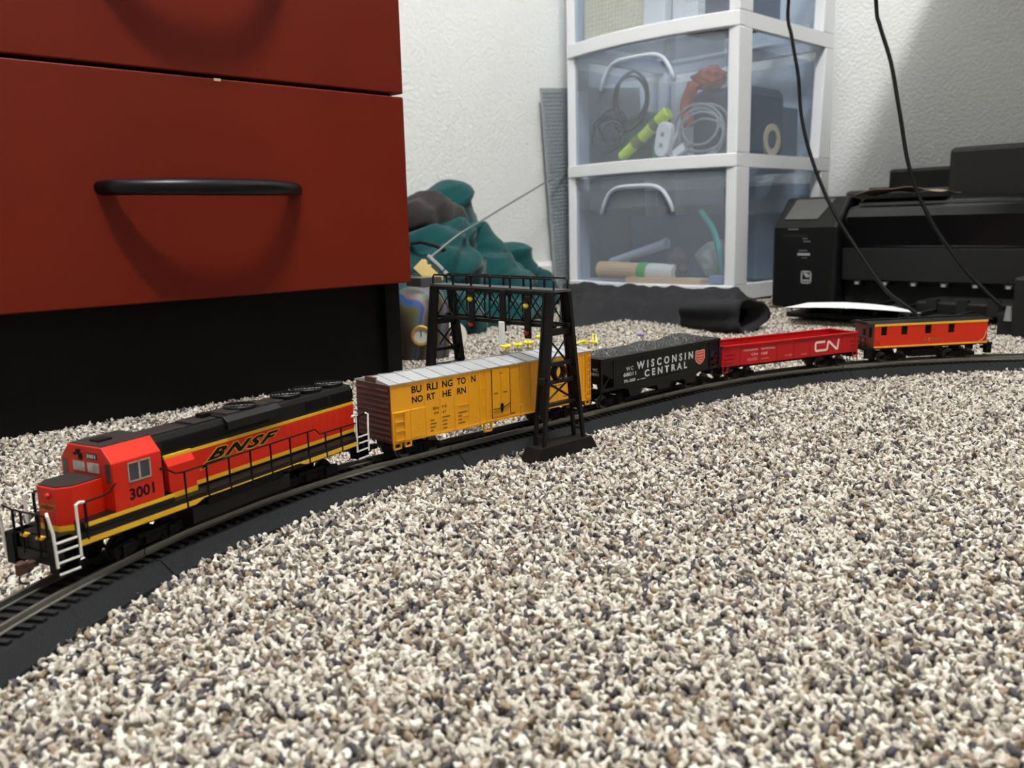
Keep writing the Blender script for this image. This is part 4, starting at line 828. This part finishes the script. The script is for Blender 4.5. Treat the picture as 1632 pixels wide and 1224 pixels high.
# ---------------------------------------------------------------- teal hoodie heaped by the wall
from mathutils import noise
M_teal = mat('teal_fleece', (12, 66, 68), 0.95, vary=.14, vscale=25, bump=.5, bscale=700, spec=.15, sheen=.2)
M_char = mat('charcoal_fleece', (46, 42, 44), 0.95, vary=.12, vscale=30, bump=.5, bscale=700, spec=.15, sheen=.2)
def heap(name, m, parent, lumps, voxel, amp, fr, seed, origin):
    me = bpy.data.meshes.new(name); bm = bmesh.new()
    for c, r in lumps:
        g = bmesh.ops.create_icosphere(bm, subdivisions=3, radius=1)
        for v in g['verts']: v.co = Vector((v.co.x * r[0] + c[0], v.co.y * r[1] + c[1], v.co.z * r[2] + c[2])) - origin
    bm.to_mesh(me); bm.free(); o = bpy.data.objects.new(name, me); COL.objects.link(o)
    rm = o.modifiers.new('r', 'REMESH'); rm.mode = 'VOXEL'; rm.voxel_size = voxel
    sm = o.modifiers.new('s', 'SMOOTH'); sm.iterations = 6; sm.factor = .5
    dg = bpy.context.evaluated_depsgraph_get(); me2 = bpy.data.meshes.new_from_object(o.evaluated_get(dg)); o.modifiers.clear(); o.data = me2; bpy.data.meshes.remove(me)
    off = Vector((seed, seed * 1.7, seed * .3)); ns = [v.normal.copy() for v in me2.vertices]
    for v, n in zip(me2.vertices, ns):
        q = Vector((v.co.x * .8 + v.co.y * .5, v.co.y * .6, v.co.z * 1.5 - v.co.x * .6)) * fr + off
        k = (1 - abs(noise.noise(q))) ** 3 - .45 + .35 * noise.noise(q * 2.3) + .28 * (1 - abs(noise.noise(Vector((q.x * .7, q.y * 1.2, q.z * 2.4)) + off))) ** 5
        v.co = v.co + n * (amp * k)
        if v.co.z + origin.z < -.004: v.co.z = -.004 - origin.z
    me2.materials.clear(); me2.materials.append(m)
    for p in me2.polygons: p.use_smooth = True
    o.parent = parent; return o
HO = Vector((.98, 1.12, 0)); hd_ = thing('hoodie', 'crumpled teal hoodie with charcoal hood lining heaped against the wall', 'hoodie', HO)
def lp(px, py, y, r): p = at(px, py, 1, y); return ((p.x, p.y, p.z), r)
heap('fabric', M_teal, hd_, [lp(716, 340, 1.21, (.046, .05, .062)), lp(690, 395, 1.17, (.075, .07, .06)), lp(688, 398, 1.105, (.06, .05, .034)), lp(690, 440, 1.10, (.08, .09, .055)), lp(757, 408, 1.16, (.05, .06, .055)), lp(812, 432, 1.19, (.038, .05, .055)),
      lp(770, 455, 1.10, (.08, .09, .055)), lp(845, 470, 1.19, (.042, .06, .045)), lp(760, 505, 1.04, (.11, .085, .035)), lp(690, 500, 1.0, (.07, .08, .05)), lp(830, 505, 1.10, (.06, .07, .03))], .005, .015, 11, 3.1, HO)
heap('hood_lining', M_char, hd_, [lp(685, 345, 1.165, (.052, .045, .042)), lp(662, 352, 1.15, (.04, .035, .035)), lp(718, 352, 1.155, (.026, .03, .03))], .006, .006, 22, 8.2, HO)
m = MB(); m.tube([tuple(at(*q) - HO) for q in ((655, 388, 1, 1.08), (672, 386, 1, 1.05), (692, 391, 1, 1.035), (716, 402, 1, 1.03))], .0028, 6); m.build('drawstring', mat('black_cord_fabric', (20, 22, 24), .9), hd_, smooth=True)

# ---------------------------------------------------------------- charcoal trousers on the carpet in front of the tower
tr_ = thing('dark_trousers', 'charcoal grey fleece trousers lying under the front of the drawer tower', 'trousers', (1.15, .9, 0))
M_trs = mat('trouser_fleece', (46, 46, 49), .95, vary=.15, vscale=30, bump=.6, bscale=600, spec=.1)
def cloth(u, v):
    px = 890 + u * 296
    py = 517 + 8 * math.sin(u * 9 + 1) * (1 - u) + 6 * u ** 2
    f = at(px, py, 2, -.003); b = at(px, 476, 0, 1.37); b.x = TX0 - .030 * (1 - ((b.y - 1.062) / .2) ** 2) - .006; b.z = .010
    p = f.lerp(b, v); k = math.sin(PI * min(1, v * 1.25 + .0)) if v < .8 else 0
    hgt = .030 * max(0, math.sin(PI * min(v * 1.02, 1))) ** .5 + .010 * noise.noise(Vector((u * 7, v * 3, 2))) + .006 * noise.noise(Vector((u * 17, v * 9, 5)))
    hgt *= min(1, v * 8) * min(1, (1 - u) * 14 + .15)
    return (p.x - 1.15, p.y - .9, max(p.z, -.003) + max(0, hgt))
MB().grid(70, 30, cloth).build('fabric', M_trs, tr_, smooth=True)
pth = [at(1100, 500, 2, .016), at(1150, 503, 2, .018), at(1185, 504, 2, .020), at(1200, 504, 2, .020)]
m = MB(); vs = []; n = 26; R_ = [(.030, .020), (.040, .023), (.042, .024), (.041, .024), (.037, .021), (.032, .017), (.03, .015)]
rows = pth + [pth[3] - (pth[3] - pth[2]) * .05, pth[3] - (pth[3] - pth[2]) * .9, pth[3] - (pth[3] - pth[2]) * 2.0]
ax = (pth[3] - pth[1]); ax.z = 0; ax.normalize(); sdv = Vector((-ax.y, ax.x, 0))
for i, p in enumerate(rows):
    for j in range(n):
        a = 2 * PI * j / n; k = 1 + .14 * math.sin(3 * a + 1.3) + .06 * math.sin(5 * a + i)
        q = p + sdv * (R_[i][0] * k * math.cos(a)) + Vector((0, 0, R_[i][1] * k * math.sin(a))); q.z = max(q.z, -.003); vs.append((q.x - 1.15, q.y - .9, q.z))
m.add(vs, [(i * n + j, i * n + (j + 1) % n, (i + 1) * n + (j + 1) % n, (i + 1) * n + j) for i in range(len(rows) - 1) for j in range(n)])
m.build('cuff', M_trs, tr_, smooth=True)

# ---------------------------------------------------------------- small things behind the signal bridge
tn = thing('patterned_tin', 'colourful patterned tin with a gold rimmed dial behind the signal bridge', 'tin', (.640, .815, -.002))
M_tin = mat('tin_print', (70, 70, 62), .5, vary=.1)
nt = M_tin.node_tree; tc = nt.nodes.new('ShaderNodeTexCoord'); wv = nt.nodes.new('ShaderNodeTexWave'); wv.inputs['Scale'].default_value = 9; wv.inputs['Distortion'].default_value = 5; wv.inputs['Detail Scale'].default_value = 1.2
cr = nt.nodes.new('ShaderNodeValToRGB'); els = cr.color_ramp.elements; els[0].position = 0; els[0].color = (*lin((66, 52, 48)), 1); els[1].position = 1; els[1].color = (*lin((40, 52, 46)), 1)
for pos, c in ((.3, (96, 98, 56)), (.5, (44, 84, 150)), (.62, (40, 70, 130)), (.75, (120, 100, 92))): e = els.new(pos); e.color = (*lin(c), 1)
nt.links.new(tc.outputs['Object'], wv.inputs['Vector']); nt.links.new(wv.outputs['Fac'], cr.inputs['Fac']); nt.links.new(cr.outputs['Color'], nt.nodes['Principled BSDF'].inputs['Base Color'])
MB().lathe([(.030, 0), (.033, .004), (.034, .06), (.028, .076), (.018, .082), (0, .083)], (0, 0, 0), n=28).build('body', M_tin, tn, smooth=True)
dn = Vector((-.62, -.78, 0)).normalized(); dc = dn * .034 + Vector((0, 0, .030))
fr_ = bpy.data.objects.new('dial', None)
def disc_obj(name, prof, m, parent, c, nrm, n=24):
    o = MB().lathe(prof, (0, 0, 0), n=n).build(name, m, parent, smooth=False); o.location = c; o.rotation_euler = nrm.to_track_quat('Z', 'Y').to_euler(); return o
g = disc_obj('dial_rim', [(.0085, 0), (.0085, .004), (.0105, .0045), (.0118, .003), (.0118, -.002)], mat('gold_rim', (196, 158, 76), .3, metal=.7), tn, dc, dn)
disc_obj('dial_face', [(.0088, .0), (.0088, .0025), (0, .0026)], mat('dial_face', (190, 192, 190), .3), tn, dc, dn)
h_ = MB().box(-.0006, .0006, -.001, .006, .0026, .0032).build('dial_hand', M_blk, tn); h_.location = dc; h_.rotation_euler = dn.to_track_quat('Z', 'Y').to_euler()
wn = Vector((-.45, -.89, .1)).normalized()
tp = disc_obj('tape_roll', [(.0085, -.007), (.016, -.007), (.0168, -.005), (.0168, .005), (.016, .007), (.0085, .007), (.0085, -.007)], mat('white_tape', (214, 210, 202), .5), None, Vector((.700, .828, .0165)), wn); tag(tp, 'small white tape roll with tan core standing behind the signal bridge', 'tape')
disc_obj('core', [(.0062, -.0068), (.0088, -.0068), (.0088, .0068), (.0062, .0068), (.0062, -.0068)], mat('tan_core', (170, 132, 92), .7), tp, Vector((0, 0, 0)), Vector((0, 0, 1)))
# brick-built toy on the tin
bk = thing('toy_brick_model', 'toy brick model with tan brick and long thin rod on the patterned tin', 'toy bricks', (.66, .83, .081))
org = at(686, 433, 1, .845); ex = (CR * .72 - CU * .69); ey = (CR * .69 + CU * .72); ez = ex.cross(ey)
def obox(x0, x1, y0, y1, z0, z1):
    m = MB(); 
    def Q(a, b, c): q = org + ex * a + ey * b + ez * c - Vector((.66, .83, .081)); return tuple(q)
    return m.hexa([Q(x0, y0, z0), Q(x1, y0, z0), Q(x1, y1, z0), Q(x0, y1, z0), Q(x0, y0, z1), Q(x1, y0, z1), Q(x1, y1, z1), Q(x0, y1, z1)]), Q
M_tan = mat('tan_brick', (232, 206, 136), .35, vary=.03); M_lg = mat('light_grey_brick', (170, 172, 172), .35); M_dg = mat('dark_grey_brick', (70, 74, 76), .4)
m, Q = obox(-.0175, .0175, -.0115, .0046, -.0048, .0048); br = m.build('tan_brick', M_tan, bk, bevel=.0004)
for i in range(4):
    for c in (0,): a = Vector(Q(-.0132 + .0088 * i, .0046, c)); b = Vector(Q(-.0132 + .0088 * i, .0066, c)); MB().tube([a, b], .0027, 10).build('stud', M_tan, br)
m, Q = obox(-.016, .010, .0105, .0145, -.004, .004); m.build('grey_bar', M_lg, bk, bevel=.0006)
m, Q = obox(.012, .021, .0095, .0145, -.004, .004); m.build('grey_stub', M_lg, bk, bevel=.001)
m, Q = obox(-.012, .004, -.028, -.0116, -.012, .004); m.build('dark_brick', M_dg, bk, bevel=.0005)
m, Q = obox(.006, .017, -.024, -.0116, -.010, .004); m.build('dark_brick', M_dg, bk, bevel=.0005)
m, Q = obox(-.004, .006, .004, .012, -.004, .003); m.build('clip', M_dg, bk)
MB().box(-.018, .014, -.016, .012, 0, .010).build('base_plate', M_dg, bk, bevel=.0005)
rod = [at(684, 412, 1, .845), at(700, 399, 1, .90), at(730, 375, 1, 1.0), at(765, 353, 1, 1.12), at(840, 308, 1, 1.24), at(903, 271, 1, 1.305)]
MB().tube(spline([tuple(p - Vector((.66, .83, .081))) for p in rod], 5), .0016, 6).build('long_rod', mat('rod_grey', (120, 122, 124), .4), bk, smooth=True)

# yellow toy flowers lying in the pile
M_yf = mat('toy_yellow', (246, 228, 50), .35, vary=.04)
ys = [((806, 557), 'at the end of the row farthest from the hopper car'), ((825, 553), 'smallest of the row behind the boxcar'), ((842, 551), 'between the smallest and the tallest of the row'), ((863, 545), 'tallest of the row behind the boxcar')]
for k, ((px, py), lb) in enumerate(ys):
    p = at(px, py, 2, .003); t = thing('toy_flower', 'small yellow toy flower ' + lb, 'toy flower', (p.x, p.y, -.001), k * .9, 'yellow toy flowers on the carpet')
    s = (1.0, .9, 1.0, 1.35)[k]
    MB().tube([(0, 0, 0), (.001, 0, .007 * s)], .0012, 6).build('stem', M_yf, t)
    for j in range(5):
        a = 2 * PI * j / 5; o = MB().lathe([(0, -.0022), (.0024, -.0014), (.0034, 0), (.0024, .0016), (0, .0022)], (.0042 * math.cos(a) * s, .0042 * math.sin(a) * s, .008 * s), n=10).build('petal', M_yf, t, smooth=True)
    MB().lathe([(0, -.001), (.002, 0), (0, .0022)], (0, 0, .010 * s), n=8).build('bud', M_yf, t, smooth=True)
p = at(905, 552, 2, .004); q = at(952, 546, 2, .004)
t = thing('toy_twig', 'thin yellow toy twig on the carpet behind the boxcar end', 'toy plant', p); d = q - p
MB().tube([(0, 0, 0), tuple(d * .5 + Vector((0, 0, .004))), tuple(d)], .0016, 6).build('stem', M_yf, t)
for f, h in ((.25, .006), (.55, .005), (.85, .012), (.97, .009)): MB().tube([tuple(d * f), tuple(d * f + Vector((.004, .004, h)))], [.0018, .0008], 6).build('branch', M_yf, t)
p = at(1022, 531, 2, .002); blob('purple_lint', 'tiny tuft of purple lint on the carpet before the trousers', 'lint', mat('purple_lint', (172, 152, 186), 1.0, vary=.2, vscale=400), (p.x, p.y, .0), (.006, .006, .0035), 5, .4, 3, 3)

# ---------------------------------------------------------------- carpet pile
def clearance(P):
    Q = P - S0; u = Q @ D0; v = Q @ N0; o = v.copy()
    k = u < 0; o[k] = np.hypot(u[k], v[k] + R1) - R1
    k = u > LS; o[k] = np.hypot(u[k] - LS, v[k] + R2) - R2
    return np.abs(o - .00825)
def scatter(x0, x1, y0, y1, sp):
    gx, gy = np.meshgrid(np.arange(x0, x1, sp), np.arange(y0, y1, sp)); P = np.stack([gx.ravel(), gy.ravel()], 1); return P + RNG.uniform(-.5, .5, P.shape) * sp
def in_view(P):
    C3 = np.c_[P, np.full(len(P), -CAM_H)]; z = C3 @ np.array(CF); x = C3 @ np.array(CR) / np.maximum(z, .01); y = C3 @ np.array(CU) / np.maximum(z, .01)
    return (z > .10) & (z < 1.35) & (np.abs(x) < .85) & (y > -.75)
Pf = scatter(-.35, 1.6, -.6, 1.30, .0023); Pf = Pf[in_view(Pf)]
Pc = scatter(-.9, 1.79, -1.3, 1.33, .0044); Pc = Pc[~in_view(Pc)]
sc_ = np.r_[np.full(len(Pf), 1.0), np.full(len(Pc), 1.5)]; P = np.r_[Pf, Pc]
def keep_out(P, cx, cy, rz, hx, hy):
    c, s = math.cos(-rz), math.sin(-rz); d = P - np.array([cx, cy]); x = c * d[:, 0] - s * d[:, 1]; y = s * d[:, 0] + c * d[:, 1]; return ~((np.abs(x) < hx) & (np.abs(y) < hy))
ok = clearance(P) > .0245
for y0 in (0, SPAN * K): ok &= keep_out(P, .4212 - y0 * math.sin(GRZ), .3915 + y0 * math.cos(GRZ), GRZ, .029, .0062)
ok &= keep_out(P, (CX0 + CX1) / 2, 1.0, 0, .20, .25)
P = P[ok]; sc_ = sc_[ok]; N = len(P)
nearrail = np.clip((.036 - clearance(P)) / .012, 0, 1)
me = bpy.data.meshes.new('carpet_pile'); me.vertices.add(N)
und = .0011 * (np.sin(P[:, 0] * 410 + 2 * np.sin(P[:, 1] * 260)) + np.sin(P[:, 1] * 370 + 2 * np.sin(P[:, 0] * 300))) * .5
zz = FZ + .0066 + und + RNG.uniform(-.0017, .0012, N) + .0006 * nearrail
me.vertices.foreach_set('co', np.c_[P, zz].astype(np.float32).ravel())
tilt = np.abs(RNG.normal(0, .75, N)).clip(0, 1.5); az = RNG.uniform(0, 2 * PI, N)
rot = np.c_[tilt * np.cos(az), tilt * np.sin(az), RNG.uniform(0, 2 * PI, N)].astype(np.float32)
wd_ = sc_ * RNG.uniform(.8, 1.25, N); ht = RNG.uniform(.80, 1.12, N) * np.where(sc_ > 1.5, 1.0, 1.0)
for nm, ty, dat in (('rot', 'FLOAT_VECTOR', rot), ('siz', 'FLOAT_VECTOR', np.c_[wd_, wd_, ht].astype(np.float32)), ('tint', 'FLOAT', RNG.uniform(0, 1, N).astype(np.float32))):
    a = me.attributes.new(nm, ty, 'POINT'); a.data.foreach_set('vector' if ty == 'FLOAT_VECTOR' else 'value', dat.ravel())
pile = bpy.data.objects.new('carpet_pile', me); COL.objects.link(pile); tag(pile, 'speckled cream, grey and brown twisted carpet pile covering the floor', 'carpet', kind='stuff')
M_yarn = bpy.data.materials.new('yarn'); M_yarn.use_nodes = True; nt = M_yarn.node_tree; bs = nt.nodes['Principled BSDF']; bs.inputs['Roughness'].default_value = .9; bs.inputs['Specular IOR Level'].default_value = .12
at_ = nt.nodes.new('ShaderNodeAttribute'); at_.attribute_type = 'INSTANCER'; at_.attribute_name = 'tint'
cr = nt.nodes.new('ShaderNodeValToRGB'); cr.color_ramp.interpolation = 'CONSTANT'; el = cr.color_ramp.elements
stops = [(0, (240, 234, 224)), (.18, (222, 213, 202)), (.36, (204, 194, 183)), (.54, (182, 171, 160)), (.70, (156, 138, 119)), (.80, (126, 118, 115)), (.89, (88, 84, 90))]
el[0].position, el[0].color = 0, (*lin(stops[0][1]), 1); el[1].position, el[1].color = stops[1][0], (*lin(stops[1][1]), 1)
for s, c in stops[2:]: e = el.new(s); e.color = (*lin(c), 1)
nt.links.new(at_.outputs['Fac'], cr.inputs['Fac'])
tcn = nt.nodes.new('ShaderNodeTexCoord'); wvn = nt.nodes.new('ShaderNodeTexNoise'); wvn.inputs['Scale'].default_value = 900; nt.links.new(tcn.outputs['Object'], wvn.inputs['Vector'])
mxn = nt.nodes.new('ShaderNodeMix'); mxn.data_type = 'RGBA'; mxn.blend_type = 'MULTIPLY'; mxn.inputs['Factor'].default_value = .27
nt.links.new(cr.outputs['Color'], mxn.inputs['A']); nt.links.new(wvn.outputs['Color'], mxn.inputs['B']); nt.links.new(mxn.outputs['Result'], bs.inputs['Base Color'])
tw = nt.nodes.new('ShaderNodeTexNoise'); tw.inputs['Scale'].default_value = 1500; tw.inputs['Detail'].default_value = 3; nt.links.new(tcn.outputs['Object'], tw.inputs['Vector'])
bpn = nt.nodes.new('ShaderNodeBump'); bpn.inputs['Strength'].default_value = .8; bpn.inputs['Distance'].default_value = .0005; nt.links.new(tw.outputs['Fac'], bpn.inputs['Height']); nt.links.new(bpn.outputs['Normal'], bs.inputs['Normal'])
ng = bpy.data.node_groups.new('pile', 'GeometryNodeTree'); ng.interface.new_socket('Geometry', in_out='INPUT', socket_type='NodeSocketGeometry'); ng.interface.new_socket('Geometry', in_out='OUTPUT', socket_type='NodeSocketGeometry')
nn, lk = ng.nodes, ng.links; gi = nn.new('NodeGroupInput'); go = nn.new('NodeGroupOutput')
def mth(op, a, b=None):
    n = nn.new('ShaderNodeMath'); n.operation = op
    for i, v in enumerate((a, b)):
        if v is None: continue
        if isinstance(v, (int, float)): n.inputs[i].default_value = v
        else: lk.new(v, n.inputs[i])
    return n.outputs[0]
join = nn.new('GeometryNodeGeometryToInstance')
for kx, ky, rad in ((.0014, 1.9, .00132), (.0008, 1.4, .00150), (.0019, 2.3, .00118), (.0011, 1.6, .00142), (.0016, 2.0, .00124)):
    cy = nn.new('GeometryNodeMeshUVSphere'); cy.inputs['Segments'].default_value = 10; cy.inputs['Rings'].default_value = 9; cy.inputs['Radius'].default_value = rad
    ps = nn.new('GeometryNodeInputPosition'); sp = nn.new('ShaderNodeSeparateXYZ'); lk.new(ps.outputs[0], sp.inputs[0])
    t2 = mth('MULTIPLY', mth('DIVIDE', sp.outputs[2], rad), mth('DIVIDE', sp.outputs[2], rad)); cx = nn.new('ShaderNodeCombineXYZ')
    sw = mth('MULTIPLY', mth('SINE', mth('MULTIPLY', sp.outputs[2], 3200.0)), .00022)
    lk.new(mth('ADD', mth('ADD', sp.outputs[0], mth('MULTIPLY', t2, kx)), sw), cx.inputs[0]); lk.new(mth('ADD', mth('MULTIPLY', sp.outputs[1], .9), sw), cx.inputs[1]); lk.new(mth('MULTIPLY', sp.outputs[2], ky), cx.inputs[2])
    st = nn.new('GeometryNodeSetPosition'); lk.new(cy.outputs['Mesh'], st.inputs['Geometry']); lk.new(cx.outputs[0], st.inputs['Position'])
    nz = nn.new('ShaderNodeTexNoise'); nz.noise_dimensions = '4D'; nz.inputs['Scale'].default_value = 620; nz.inputs['Detail'].default_value = 2; nz.inputs['W'].default_value = rad * 9000 + kx * 3000
    vm = nn.new('ShaderNodeVectorMath'); vm.operation = 'SUBTRACT'; lk.new(nz.outputs['Color'], vm.inputs[0]); vm.inputs[1].default_value = (.5, .5, .5)
    vs_ = nn.new('ShaderNodeVectorMath'); vs_.operation = 'SCALE'; lk.new(vm.outputs[0], vs_.inputs[0]); vs_.inputs['Scale'].default_value = .0026
    s2 = nn.new('GeometryNodeSetPosition'); lk.new(st.outputs[0], s2.inputs['Geometry']); lk.new(vs_.outputs[0], s2.inputs['Offset'])
    ss = nn.new('GeometryNodeSetShadeSmooth'); lk.new(s2.outputs[0], ss.inputs[0]); sm_ = nn.new('GeometryNodeSetMaterial'); sm_.inputs['Material'].default_value = M_yarn; lk.new(ss.outputs[0], sm_.inputs[0]); lk.new(sm_.outputs[0], join.inputs[0])
ip = nn.new('GeometryNodeInstanceOnPoints'); lk.new(gi.outputs[0], ip.inputs['Points']); lk.new(join.outputs[0], ip.inputs['Instance']); ip.inputs['Pick Instance'].default_value = True
def named(nm, ty): n = nn.new('GeometryNodeInputNamedAttribute'); n.data_type = ty; n.inputs['Name'].default_value = nm; return n.outputs['Attribute']
lk.new(named('rot', 'FLOAT_VECTOR'), ip.inputs['Rotation']); lk.new(named('siz', 'FLOAT_VECTOR'), ip.inputs['Scale']); lk.new(ip.outputs[0], go.inputs[0])
md = pile.modifiers.new('pile', 'NODES'); md.node_group = ng; me.materials.append(M_yarn)
